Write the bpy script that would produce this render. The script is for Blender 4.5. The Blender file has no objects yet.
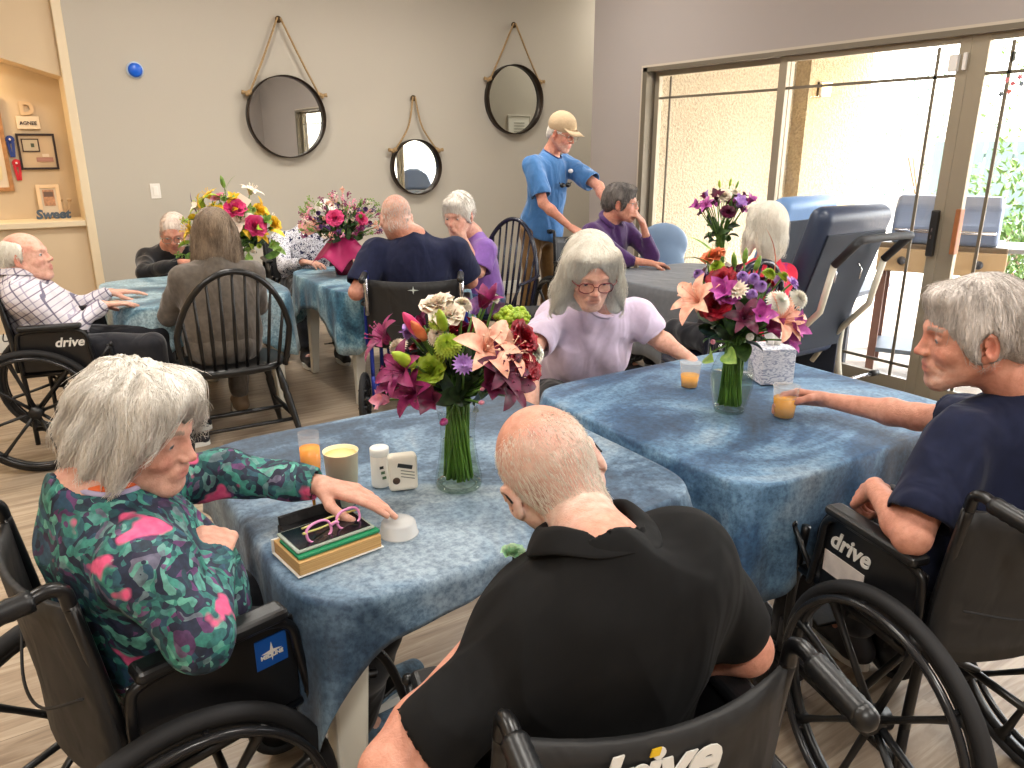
import bpy, bmesh, math, random
import numpy as np
from mathutils import Vector, Matrix, Euler, noise
from mathutils.bvhtree import BVHTree
PI = math.pi
C = bpy.context.scene.collection
V = lambda *a: np.array(a, dtype=float)

def nrm(v):
    v = np.asarray(v, float); n = np.linalg.norm(v)
    return v/n if n > 1e-9 else v

# ------------------------------------------------------------------ materials
MATS = {}
def newmat(name):
    m = bpy.data.materials.new(name); m.use_nodes = True
    nt = m.node_tree; b = nt.nodes['Principled BSDF']
    return m, nt, b
def nd(nt, t, **kw):
    n = nt.nodes.new(t)
    for k, v in kw.items():
        if k.startswith('i_'):
            n.inputs[k[2:].replace('_', ' ')].default_value = v
        else: setattr(n, k, v)
    return n
def lk(nt, a, b): nt.links.new(a, b)
def rgb(h):
    "sRGB hex or 0-255 tuple to linear"
    if isinstance(h, str): h = [int(h[i:i+2], 16) for i in (0, 2, 4)]
    out = []
    for c in h:
        c /= 255.
        out.append(c/12.92 if c <= .04045 else ((c+.055)/1.055)**2.4)
    return (*out, 1.)
def ramp(nt, stops, interp='LINEAR'):
    r = nt.nodes.new('ShaderNodeValToRGB'); e = r.color_ramp.elements
    r.color_ramp.interpolation = interp
    while len(e) < len(stops): e.new(.5)
    for i, (p, c) in enumerate(stops):
        e[i].position = p; e[i].color = c if len(c) == 4 else (*c, 1)
    return r
def coords(nt, scale=(1, 1, 1), kind='Object', rot=(0, 0, 0)):
    tc = nd(nt, 'ShaderNodeTexCoord'); mp = nd(nt, 'ShaderNodeMapping')
    mp.inputs['Scale'].default_value = scale; mp.inputs['Rotation'].default_value = rot
    lk(nt, tc.outputs[kind], mp.inputs['Vector']); return mp.outputs['Vector']
def noise_n(nt, vec, scale, detail=3, rough=.5, dist=0):
    n = nd(nt, 'ShaderNodeTexNoise'); n.inputs['Scale'].default_value = scale
    n.inputs['Detail'].default_value = detail; n.inputs['Roughness'].default_value = rough
    n.inputs['Distortion'].default_value = dist
    if vec is not None: lk(nt, vec, n.inputs['Vector'])
    return n
def bump(nt, b, h, strength=.3, dist=.01):
    u = nd(nt, 'ShaderNodeBump'); u.inputs['Strength'].default_value = strength
    u.inputs['Distance'].default_value = dist
    lk(nt, h, u.inputs['Height']); lk(nt, u.outputs['Normal'], b.inputs['Normal'])
def mixc(nt, f, a, b, mode='MIX'):
    m = nd(nt, 'ShaderNodeMix'); m.data_type = 'RGBA'; m.blend_type = mode
    for s, v in ((m.inputs[0], f), (m.inputs[6], a), (m.inputs[7], b)):
        if hasattr(v, 'is_linked') or hasattr(v, 'links'): lk(nt, v, s)
        else: s.default_value = v
    return m.outputs[2]
def M(key, col=(200, 200, 200), rough=.5, metal=0., nz=0., nscale=30, bmp=0., bscale=60, coat=0., sheen=0., trans=0., sss=0., spec=.5):
    "simple procedural material: base colour with slight noise and bump"
    if key in MATS: return MATS[key]
    m, nt, b = newmat(key); c = rgb(col)
    b.inputs['Roughness'].default_value = rough; b.inputs['Metallic'].default_value = metal
    b.inputs['Coat Weight'].default_value = coat; b.inputs['Sheen Weight'].default_value = sheen
    b.inputs['Transmission Weight'].default_value = trans
    b.inputs['Specular IOR Level'].default_value = spec
    if sss: b.inputs['Subsurface Weight'].default_value = sss; b.inputs['Subsurface Scale'].default_value = .01
    v = coords(nt)
    if nz:
        n = noise_n(nt, v, nscale)
        d = tuple(max(0, x*(1-nz)) for x in c[:3]) + (1,); l = tuple(min(1, x*(1+nz)) for x in c[:3]) + (1,)
        r = ramp(nt, [(.3, d), (.7, l)]); lk(nt, n.outputs['Fac'], r.inputs[0]); lk(nt, r.outputs[0], b.inputs['Base Color'])
    else: b.inputs['Base Color'].default_value = c
    if bmp:
        n2 = noise_n(nt, v, bscale, 2); bump(nt, b, n2.outputs['Fac'], bmp, .01)
    MATS[key] = m; return m

# ------------------------------------------------------------------ objects
def tag(o, label=None, cat=None, group=None, kind=None):
    if label: o['label'] = label
    if cat: o['category'] = cat
    if group: o['group'] = group
    if kind: o['kind'] = kind
    return o
def empty(name, loc=(0, 0, 0), rz=0, label=None, cat=None, group=None):
    o = bpy.data.objects.new(name, None); C.objects.link(o)
    o.location = loc; o.rotation_euler = (0, 0, rz); o.empty_display_size = .05
    return tag(o, label, cat, group)
def obj(name, me, mat, parent=None, smooth=False, local=True):
    o = bpy.data.objects.new(name, me); C.objects.link(o)
    if mat and not me.materials:
        for m in (mat if isinstance(mat, (list, tuple)) else [mat]): me.materials.append(m)
    if smooth: me.polygons.foreach_set('use_smooth', [True]*len(me.polygons))
    if parent is not None:
        o.parent = parent
        if not local: o.matrix_parent_inverse = Matrix.LocRotScale(parent.location, parent.rotation_euler, parent.scale).inverted()
    return o
def dup_tree(root):
    r = root.copy(); C.objects.link(r)
    for ch in list(root.children):
        c = ch.copy(); C.objects.link(c); c.parent = r
        for g in list(ch.children):
            d = g.copy(); C.objects.link(d); d.parent = c
    return r

class MB:
    "collects boxes, tubes, lathes in one mesh"
    def __init__(s): s.v = []; s.f = []; s.sm = []
    def add(s, vs, fs, smooth=False):
        n = len(s.v); s.v += [tuple(map(float, p)) for p in vs]; s.f += [tuple(i+n for i in f) for f in fs]; s.sm += [smooth]*len(fs); return s
    def box(s, c, d, R=None, bev=0.):
        hx, hy, hz = d[0]/2, d[1]/2, d[2]/2
        if bev > 0:
            bm = bmesh.new(); bmesh.ops.create_cube(bm, size=1)
            for v in bm.verts: v.co = Vector((v.co.x*d[0], v.co.y*d[1], v.co.z*d[2]))
            bmesh.ops.bevel(bm, geom=bm.edges[:], offset=min(bev, .49*min(d)), segments=3, profile=.5, affect='EDGES')
            vs = [np.array(v.co) for v in bm.verts]; fs = [[v.index for v in f.verts] for f in bm.faces]; bm.free()
        else:
            vs = [V(x, y, z) for x in (-hx, hx) for y in (-hy, hy) for z in (-hz, hz)]
            fs = [(0, 1, 3, 2), (4, 6, 7, 5), (0, 4, 5, 1), (2, 3, 7, 6), (0, 2, 6, 4), (1, 5, 7, 3)]
        if R is not None: vs = [R @ v for v in vs]
        return s.add([v+np.asarray(c, float) for v in vs], fs, bev > .012)
    def tube(s, pts, r, n=8, cap=True, closed=False, flat=None):
        pts = [np.asarray(p, float) for p in pts]; k = len(pts)
        rs = r if isinstance(r, (list, tuple, np.ndarray)) else [r]*k
        tang = []
        for i in range(k):
            if closed: t = pts[(i+1) % k]-pts[i-1]
            else: t = pts[min(i+1, k-1)]-pts[max(i-1, 0)]
            tang.append(nrm(t))
        up = V(0, 0, 1) if abs(tang[0][2]) < .9 else V(1, 0, 0)
        a = nrm(np.cross(tang[0], up)); vs = []
        for i in range(k):
            a = nrm(a-tang[i]*np.dot(a, tang[i])); b = np.cross(tang[i], a)
            for j in range(n):
                th = 2*PI*j/n; kb = rs[i]*(flat if flat else 1)
                vs.append(pts[i]+a*math.cos(th)*rs[i]+b*math.sin(th)*kb)
        fs = []
        for i in range(k if closed else k-1):
            i2 = (i+1) % k
            for j in range(n):
                j2 = (j+1) % n; fs.append((i*n+j, i*n+j2, i2*n+j2, i2*n+j))
        if cap and not closed: fs += [tuple(range(n))[::-1], tuple((k-1)*n+j for j in range(n))]
        return s.add(vs, fs, True)
    def cyl(s, a, b, r, n=16, r2=None): return s.tube([a, b], [r, r if r2 is None else r2], n)
    def lathe(s, prof, c=(0, 0, 0), n=32, axis=None, closed=False):
        "prof: list (r,z)"
        vs = []; k = len(prof); c = np.asarray(c, float)
        R = np.eye(3) if axis is None else frame_z(axis)
        for r, z in prof:
            for j in range(n):
                th = 2*PI*j/n; vs.append(c+R @ V(r*math.cos(th), r*math.sin(th), z))
        fs = []
        for i in range(k if closed else k-1):
            i2 = (i+1) % k
            for j in range(n):
                j2 = (j+1) % n; fs.append((i*n+j, i*n+j2, i2*n+j2, i2*n+j))
        return s.add(vs, fs, True)
    def prism(s, poly, z0, z1, smooth=False):
        n = len(poly); vs = [(x, y, z0) for x, y in poly]+[(x, y, z1) for x, y in poly]
        fs = [tuple(range(n))[::-1], tuple(range(n, 2*n))]+[(i, (i+1) % n, n+(i+1) % n, n+i) for i in range(n)]
        return s.add(vs, fs, smooth)
    def sphere(s, c, r, n=16, m=10, R=None):
        r = (r, r, r) if not hasattr(r, '__len__') else r; vs = []
        for i in range(m+1):
            ph = PI*i/m
            for j in range(n):
                th = 2*PI*j/n; p = V(r[0]*math.sin(ph)*math.cos(th), r[1]*math.sin(ph)*math.sin(th), r[2]*math.cos(ph))
                vs.append((R @ p if R is not None else p)+np.asarray(c, float))
        fs = [(i*n+j, (i+1)*n+j, (i+1)*n+(j+1) % n, i*n+(j+1) % n) for i in range(m) for j in range(n)]
        return s.add(vs, fs, True)
    def xf(s, R, t=(0, 0, 0)):
        s.v = [tuple(R @ np.array(p)+np.asarray(t, float)) for p in s.v]; return s
    def mesh(s, name='m'):
        me = bpy.data.meshes.new(name); me.from_pydata(s.v, [], s.f); me.validate()
        if len(me.polygons) == len(s.sm): me.polygons.foreach_set('use_smooth', s.sm)
        return me
    def build(s, name, mat, parent=None, merge=True):
        me = s.mesh(name)
        if merge:
            bm = bmesh.new(); bm.from_mesh(me); bmesh.ops.remove_doubles(bm, verts=bm.verts, dist=1e-5)
            bmesh.ops.recalc_face_normals(bm, faces=bm.faces); bm.to_mesh(me); bm.free()
        return obj(name, me, mat, parent)

def frame_z(z, x=None):
    z = nrm(z); x = V(1, 0, 0) if x is None else np.asarray(x, float)
    if abs(np.dot(nrm(x), z)) > .98: x = V(0, 1, 0)
    y = nrm(np.cross(z, x)); x = np.cross(y, z); return np.column_stack([x, y, z])
def frame_yz(f, u):
    "columns right, forward, up from a forward vector and approximate up"
    f = nrm(f); r = nrm(np.cross(f, u)); return np.column_stack([r, f, np.cross(r, f)])
def rotz(a): c, s = math.cos(a), math.sin(a); return np.array([[c, -s, 0], [s, c, 0], [0, 0, 1.]])
def rotx(a): c, s = math.cos(a), math.sin(a); return np.array([[1, 0, 0], [0, c, -s], [0, s, c.real]])
def roty(a): c, s = math.cos(a), math.sin(a); return np.array([[c, 0, s], [0, 1, 0], [-s, 0, c]])
def arc(c, r, a0, a1, n, ax=(1, 0, 0), ay=(0, 0, 1)):
    ax, ay, c = map(lambda q: np.asarray(q, float), (ax, ay, c))
    return [c+ax*r*math.cos(a0+(a1-a0)*i/n)+ay*r*math.sin(a0+(a1-a0)*i/n) for i in range(n+1)]
def catmull(pts, n=6, closed=False):
    pts = [np.asarray(p, float) for p in pts]; k = len(pts); out = []
    rng = range(k if closed else k-1)
    for i in rng:
        if closed: p0, p1, p2, p3 = pts[i-1], pts[i], pts[(i+1) % k], pts[(i+2) % k]
        else: p0, p1, p2, p3 = pts[max(i-1, 0)], pts[i], pts[i+1], pts[min(i+2, k-1)]
        for j in range(n):
            t = j/n
            out.append(.5*((2*p1)+(-p0+p2)*t+(2*p0-5*p1+4*p2-p3)*t*t+(-p0+3*p1-3*p2+p3)*t**3))
    if not closed: out.append(pts[-1])
    return out

# ------------------------------------------------------------------ distance-field modelling (smooth bodies, heads, hands, cloth)
class SDF:
    def __init__(s): s.p = []
    def cap(s, a, b, ra, rb=None, k=.02, sub=False):
        s.p.append(('c', np.asarray(a, float), np.asarray(b, float), ra, ra if rb is None else rb, k, sub)); return s
    def ell(s, c, r, R=None, k=.02, sub=False):
        r = (r, r, r) if not hasattr(r, '__len__') else r
        s.p.append(('e', np.asarray(c, float), np.asarray(r, float), np.eye(3) if R is None else np.asarray(R, float), None, k, sub)); return s
    def xf(s, R, t, sc=1.):
        "rigid transform of all primitives"
        out = []
        for q in s.p:
            if q[0] == 'c': out.append(('c', R @ q[1]*sc+t, R @ q[2]*sc+t, q[3]*sc, q[4]*sc, q[5]*sc, q[6]))
            else: out.append(('e', R @ q[1]*sc+t, q[2]*sc, R @ q[3], None, q[5]*sc, q[6]))
        n = SDF(); n.p = out; return n
    def __add__(s, o): n = SDF(); n.p = s.p+o.p; return n
    def mesh(s, h, name='m', disp=None):
        lo, hi = [], []
        bb = []
        for q in s.p:
            if q[0] == 'c': r = max(q[3], q[4]); l = np.minimum(q[1], q[2])-r; u = np.maximum(q[1], q[2])+r
            else:
                e = np.sqrt(((q[3]*q[2][None, :])**2).sum(1)); l = q[1]-e; u = q[1]+e
            bb.append((l, u))
            if not q[6]: lo.append(l); hi.append(u)
        mk = min(.05, max(q[5] for q in s.p)*.8); lo = np.min(lo, 0)-3*h-mk; hi = np.max(hi, 0)+3*h+mk
        n = np.ceil((hi-lo)/h).astype(int)+1
        D = np.full(n, .5, np.float32)
        for q, (l, u) in zip(s.p, bb):
            k = q[5]; mg = k+2.5*h
            i0 = np.maximum(np.floor((l-mg-lo)/h).astype(int), 0); i1 = np.minimum(np.ceil((u+mg-lo)/h).astype(int)+1, n)
            if np.any(i1 <= i0): continue
            ax = [(lo[d]+h*np.arange(i0[d], i1[d])).astype(np.float32) for d in range(3)]
            X = ax[0][:, None, None]; Y = ax[1][None, :, None]; Z = ax[2][None, None, :]
            if q[0] == 'c':
                a, b = q[1].astype(np.float32), q[2].astype(np.float32); ba = b-a; L2 = float(ba @ ba)+1e-12
                t = ((X-a[0])*ba[0]+(Y-a[1])*ba[1]+(Z-a[2])*ba[2])/L2
                np.clip(t, 0, 1, out=t)
                d = np.sqrt((X-a[0]-t*ba[0])**2+(Y-a[1]-t*ba[1])**2+(Z-a[2]-t*ba[2])**2)-(q[3]+(q[4]-q[3])*t)
            else:
                R = q[3].T.astype(np.float32); c = q[1]; r = q[2]
                x = X-np.float32(c[0]); y = Y-np.float32(c[1]); z = Z-np.float32(c[2])
                p = [R[i, 0]*x+R[i, 1]*y+R[i, 2]*z for i in range(3)]
                k0 = np.sqrt((p[0]/r[0])**2+(p[1]/r[1])**2+(p[2]/r[2])**2)
                k1 = np.sqrt((p[0]/r[0]**2)**2+(p[1]/r[1]**2)**2+(p[2]/r[2]**2)**2)+1e-9
                d = (k0*(k0-1)/k1).astype(np.float32)
            S = (slice(i0[0], i1[0]), slice(i0[1], i1[1]), slice(i0[2], i1[2])); O = D[S]
            k = max(k, 1e-5)
            if q[6]:
                d = -d; hh = np.clip(.5+.5*(d-O)/k, 0, 1); D[S] = O*(1-hh)+d*hh+k*hh*(1-hh)
            else:
                hh = np.clip(.5+.5*(O-d)/k, 0, 1); D[S] = O*(1-hh)+d*hh-k*hh*(1-hh)
        vs, fs = surface_nets(D, lo, h)
        if disp is not None:
            nr = vnormals(vs, fs); vs = vs+nr*disp(vs, nr)[:, None]
        me = bpy.data.meshes.new(name)
        me.vertices.add(len(vs)); me.vertices.foreach_set('co', vs.astype(np.float32).ravel())
        me.loops.add(len(fs)*4); me.loops.foreach_set('vertex_index', fs.astype(np.int32).ravel())
        me.polygons.add(len(fs)); me.polygons.foreach_set('loop_start', np.arange(0, len(fs)*4, 4, dtype=np.int32))
        me.polygons.foreach_set('use_smooth', np.ones(len(fs), bool))
        me.update(calc_edges=True); me['n'] = 1
        return me
def vnormals(vs, fs):
    nf = np.cross(vs[fs[:, 2]]-vs[fs[:, 0]], vs[fs[:, 3]]-vs[fs[:, 1]]); nv = np.zeros_like(vs)
    for j in range(4):
        for c in range(3): nv[:, c] += np.bincount(fs[:, j], nf[:, c], len(vs))
    return nv/(np.linalg.norm(nv, axis=1)[:, None]+1e-12)
def surface_nets(D, lo, h):
    S = D < 0; n = D.shape
    c = np.zeros((n[0]-1, n[1]-1, n[2]-1), np.uint8)
    for dx in (0, 1):
        for dy in (0, 1):
            for dz in (0, 1): c += S[dx:n[0]-1+dx, dy:n[1]-1+dy, dz:n[2]-1+dz]
    act = np.argwhere((c > 0) & (c < 8)); m = len(act)
    idx = np.full(c.shape, -1, np.int32); idx[act[:, 0], act[:, 1], act[:, 2]] = np.arange(m)
    acc = np.zeros((m, 3)); cnt = np.zeros(m)
    cs = [(i >> 2 & 1, i >> 1 & 1, i & 1) for i in range(8)]
    vals = np.stack([D[act[:, 0]+a, act[:, 1]+b, act[:, 2]+d] for a, b, d in cs], 1)
    for i in range(8):
        for j in range(i+1, 8):
            if sum(abs(cs[i][q]-cs[j][q]) for q in range(3)) != 1: continue
            a, b = vals[:, i], vals[:, j]; w = (a < 0) != (b < 0)
            t = np.where(w, a/(a-b+1e-20), 0)
            for q in range(3): acc[:, q] += np.where(w, cs[i][q]+t*(cs[j][q]-cs[i][q]), 0)
            cnt += w
    vs = (acc/cnt[:, None]+act)*h+lo; F = []
    for ax in range(3):
        o = [1 if q == ax else 0 for q in range(3)]
        A = S[:n[0]-o[0], :n[1]-o[1], :n[2]-o[2]]; B = S[o[0]:, o[1]:, o[2]:]
        e = np.argwhere(A != B); a1, a2 = (ax+1) % 3, (ax+2) % 3
        e = e[(e[:, a1] > 0) & (e[:, a2] > 0)]
        if not len(e): continue
        s0 = S[e[:, 0], e[:, 1], e[:, 2]]
        def g(d1, d2):
            p = e.copy(); p[:, a1] -= d1; p[:, a2] -= d2; return idx[p[:, 0], p[:, 1], p[:, 2]]
        q = np.stack([g(1, 1), g(0, 1), g(0, 0), g(1, 0)], 1); q[~s0] = q[~s0][:, ::-1]; F.append(q)
    return vs, np.concatenate(F)
def verts_of(me):
    a = np.empty(len(me.vertices)*3, np.float32); me.vertices.foreach_get('co', a); return a.reshape(-1, 3).astype(float)
def paint(me, fn):
    "true-colour attribute Col from fn(verts)->Nx3 linear"
    v = verts_of(me); c = np.ones((len(v), 4), np.float32); c[:, :3] = fn(v)
    at = me.color_attributes.new('Col', 'FLOAT_COLOR', 'POINT'); at.data.foreach_set('color', c.ravel())
def vnoise(p, s, seed=0, n=6):
    "cheap smooth noise: sum of random sines, about -1..1"
    rs = np.random.RandomState(seed); out = 0
    for i in range(n):
        d = rs.normal(size=3); d /= np.linalg.norm(d); out = out+np.sin(p @ d*s*(.6+.9*rs.rand())*2*PI+rs.rand()*6.28)
    return out/n**.5*.8
# ------------------------------------------------------------------ materials for people
def skin_mat():
    if 'skin' in MATS: return MATS['skin']
    m, nt, b = newmat('skin'); a = nd(nt, 'ShaderNodeVertexColor'); a.layer_name = 'Col'
    v = coords(nt); n = noise_n(nt, v, 55, 4, .6); r = ramp(nt, [(.3, (.80, .72, .68)), (.62, (1, 1, 1))])
    lk(nt, n.outputs['Fac'], r.inputs[0]); c = mixc(nt, 1., a.outputs['Color'], r.outputs[0], 'MULTIPLY')
    lk(nt, c, b.inputs['Base Color']); b.inputs['Roughness'].default_value = .5
    b.inputs['Subsurface Weight'].default_value = .12; b.inputs['Subsurface Scale'].default_value = .012
    b.inputs['Subsurface Radius'].default_value = (1, .35, .2); b.inputs['Specular IOR Level'].default_value = .35
    w = noise_n(nt, v, 130, 3, .6, 1.2); bump(nt, b, w.outputs['Fac'], .35, .004); MATS['skin'] = m; return m
def hair_mat(key, light, dark, rough=.5):
    if key in MATS: return MATS[key]
    m, nt, b = newmat(key); v = coords(nt, (1, 1, .16)); n = noise_n(nt, v, 210, 3, .6, .6)
    n2 = noise_n(nt, coords(nt, (1, 1, .4)), 22, 2)
    ad = nd(nt, 'ShaderNodeMath', operation='ADD'); lk(nt, n.outputs['Fac'], ad.inputs[0]); lk(nt, n2.outputs['Fac'], ad.inputs[1])
    hf = nd(nt, 'ShaderNodeMath', operation='MULTIPLY'); hf.inputs[1].default_value = .5; lk(nt, ad.outputs[0], hf.inputs[0])
    r = ramp(nt, [(.36, rgb(dark)), (.6, rgb(light))]); lk(nt, hf.outputs[0], r.inputs[0]); lk(nt, r.outputs[0], b.inputs['Base Color'])
    b.inputs['Roughness'].default_value = rough; b.inputs['Specular IOR Level'].default_value = .4
    bump(nt, b, n.outputs['Fac'], .7, .006); MATS[key] = m; return m
def cloth_mat(key, col, var=.12, rough=.85, sheen=.3, fold=.5, fscale=9):
    if key in MATS: return MATS[key]
    m, nt, b = newmat(key); c = rgb(col); v = coords(nt)
    n = noise_n(nt, v, 40, 3); d = tuple(x*(1-var) for x in c[:3])+(1,); l = tuple(min(1, x*(1+var)) for x in c[:3])+(1,)
    r = ramp(nt, [(.35, d), (.65, l)]); lk(nt, n.outputs['Fac'], r.inputs[0]); lk(nt, r.outputs[0], b.inputs['Base Color'])
    b.inputs['Roughness'].default_value = rough; b.inputs['Sheen Weight'].default_value = sheen; b.inputs['Specular IOR Level'].default_value = .25
    f = noise_n(nt, coords(nt, (1, 1, .55), rot=(.4, .3, .5)), fscale, 2, .4, .8); bump(nt, b, f.outputs['Fac'], fold, .05); MATS[key] = m; return m
def floral_mat():
    m, nt, b = newmat('floral_print'); v = coords(nt); w = noise_n(nt, v, 14, 2)
    base = None
    sc = mixc(nt, .16, v, w.outputs['Color'], 'ADD')
    vo = nd(nt, 'ShaderNodeTexVoronoi', i_Scale=52.); lk(nt, sc, vo.inputs['Vector'])
    sep = nd(nt, 'ShaderNodeSeparateColor'); lk(nt, vo.outputs['Color'], sep.inputs[0])
    r = ramp(nt, [(0, rgb((34, 40, 66))), (.22, rgb((34, 86, 92))), (.38, rgb((66, 148, 132))), (.54, rgb((44, 78, 104))), (.66, rgb((104, 180, 160))), (.78, rgb((112, 64, 116))), (.86, rgb((36, 46, 70)))], 'EASE')
    lk(nt, sep.outputs[0], r.inputs[0])
    n3 = noise_n(nt, v, 70, 3); r3 = ramp(nt, [(.3, (.45, .45, .5)), (.7, (1.15, 1.15, 1.15))]); lk(nt, n3.outputs['Fac'], r3.inputs[0])
    c = mixc(nt, 1., r.outputs[0], r3.outputs[0], 'MULTIPLY')
    v2 = nd(nt, 'ShaderNodeTexVoronoi', i_Scale=10.5); lk(nt, sc, v2.inputs['Vector'])
    s2 = nd(nt, 'ShaderNodeSeparateColor'); lk(nt, v2.outputs['Color'], s2.inputs[0])
    pk = ramp(nt, [(.0, (1, 1, 1)), (.27, (1, 1, 1)), (.36, (0, 0, 0))]); lk(nt, v2.outputs['Distance'], pk.inputs[0])
    pick = nd(nt, 'ShaderNodeMath', operation='GREATER_THAN'); pick.inputs[1].default_value = .5; lk(nt, s2.outputs[1], pick.inputs[0])
    mu = nd(nt, 'ShaderNodeMath', operation='MULTIPLY'); lk(nt, pk.outputs[0], mu.inputs[0]); lk(nt, pick.outputs[0], mu.inputs[1])
    pr = ramp(nt, [(.3, rgb((150, 30, 90))), (.5, rgb((226, 70, 135))), (.7, rgb((245, 130, 170)))]); lk(nt, w.outputs['Fac'], pr.inputs[0])
    n4 = noise_n(nt, v, 60, 2); pr2 = mixc(nt, n4.outputs['Fac'], rgb((200, 40, 110)), rgb((250, 120, 160)))
    c2 = mixc(nt, mu.outputs[0], c, pr2); lk(nt, c2, b.inputs['Base Color']); b.inputs['Roughness'].default_value = .7
    f = noise_n(nt, coords(nt, (1, 1, .5)), 9, 2, .4, .8); bump(nt, b, f.outputs['Fac'], .5, .05); MATS['floral'] = m; return m
def plaid_mat():
    m, nt, b = newmat('plaid_shirt'); v = coords(nt); base = rgb((214, 208, 214)); out = None
    for ax, sc, wd, col in (('X', 34, .10, (150, 144, 168)), ('Z', 34, .10, (150, 144, 168)), ('X', 17, .06, (84, 80, 104)), ('Z', 17, .06, (110, 96, 120))):
        sp = nd(nt, 'ShaderNodeSeparateXYZ'); mp = nd(nt, 'ShaderNodeMapping'); mp.inputs['Rotation'].default_value = (.15, .5, .45)
        lk(nt, v, mp.inputs['Vector']); lk(nt, mp.outputs[0], sp.inputs[0])
        a = nd(nt, 'ShaderNodeMath', operation='MULTIPLY'); a.inputs[1].default_value = sc; lk(nt, sp.outputs[ax], a.inputs[0])
        f = nd(nt, 'ShaderNodeMath', operation='FRACT'); lk(nt, a.outputs[0], f.inputs[0])
        l = nd(nt, 'ShaderNodeMath', operation='LESS_THAN'); l.inputs[1].default_value = wd*1.6; lk(nt, f.outputs[0], l.inputs[0])
        g = nd(nt, 'ShaderNodeMath', operation='MULTIPLY'); g.inputs[1].default_value = .75; lk(nt, l.outputs[0], g.inputs[0])
        out = mixc(nt, g.outputs[0], base if out is None else out, rgb(col))
    lk(nt, out, b.inputs['Base Color']); b.inputs['Roughness'].default_value = .85
    f = noise_n(nt, v, 11, 2, .4, .8); bump(nt, b, f.outputs['Fac'], .4, .05); return m
def mottled_mat(name, stops, scale=30, rough=.85):
    m, nt, b = newmat(name); v = coords(nt); n = noise_n(nt, v, scale, 2, .5, 1.5)
    r = ramp(nt, [(p, rgb(c)) for p, c in stops], 'CONSTANT'); lk(nt, n.outputs['Fac'], r.inputs[0]); lk(nt, r.outputs[0], b.inputs['Base Color'])
    b.inputs['Roughness'].default_value = rough; f = noise_n(nt, v, 10, 2); bump(nt, b, f.outputs['Fac'], .4, .05); return m

# ------------------------------------------------------------------ head
HC = V(0, -.015, .03)
def head_sdf(neck_to, old=1., wide=1.):
    s = SDF(); w = wide
    s.ell(HC, (.075*w, .095, .085), k=.02)
    s.ell((0, .02, -.025), (.060*w, .066, .085), k=.03)
    s.cap((0, -.03, -.05), neck_to, .050, .058, k=.03)
    for q in (-1, 1):
        s.cap((q*.055*w, .0, -.045), (q*.020, .062, -.094), .018, .017, k=.025)
        s.ell((q*.040, .056, -.030), (.020, .018, .017), k=.018)
        s.cap((q*.010, .079, .022), (q*.040, .068, .021), .011, .009, k=.012)
    s.ell((0, .064, -.096), (.024, .020, .018), k=.018)
    s.ell((0, .074, -.060), (.027, .018, .020), k=.014)
    for q in (-1, 1):
        s.ell((q*.031, .096, .004), (.019, .021, .012), k=.014, sub=True)
        s.ell((q*.031, .066, .003), (.0150, .0145, .0135), k=.004)
        s.ell((q*.031, .0825, .0005), (.0125, .006, .0030), k=.002, sub=True)
    s.cap((0, .081, .012), (0, .099, -.024), .0070, .0088, k=.010)
    s.ell((0, .101, -.027), (.0098, .0095, .0082), k=.006)
    for q in (-1, 1):
        s.ell((q*.0115, .092, -.030), (.0075, .010, .0072), k=.005)
        s.ell((q*.0065, .097, -.0385), (.003, .005, .004), k=.002, sub=True)
        s.cap((q*.018, .088, -.034), (q*.033, .074, -.062), .0022, .0022, k=.006, sub=True)
    s.cap((-.016, .0835, -.0560), (.016, .0835, -.0560), .0048, k=.006)
    s.cap((-.014, .0825, -.0668), (.014, .0825, -.0668), .0052, k=.006)
    s.cap((-.021, .0895, -.0614), (.021, .0895, -.0614), .0020, k=.003, sub=True)
    for q in (-1, 1):
        R = rotz(-q*.45) @ rotx(-.15)
        s.ell((q*.081*w, -.010, -.008), (.0070, .0190, .032), R, k=.007)
        s.ell((q*.087*w, -.004, -.005), (.0050, .0110, .020), R, k=.004, sub=True)
        s.ell((q*.077*w, .0, -.033), (.006, .008, .010), k=.004)
    return s
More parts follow.
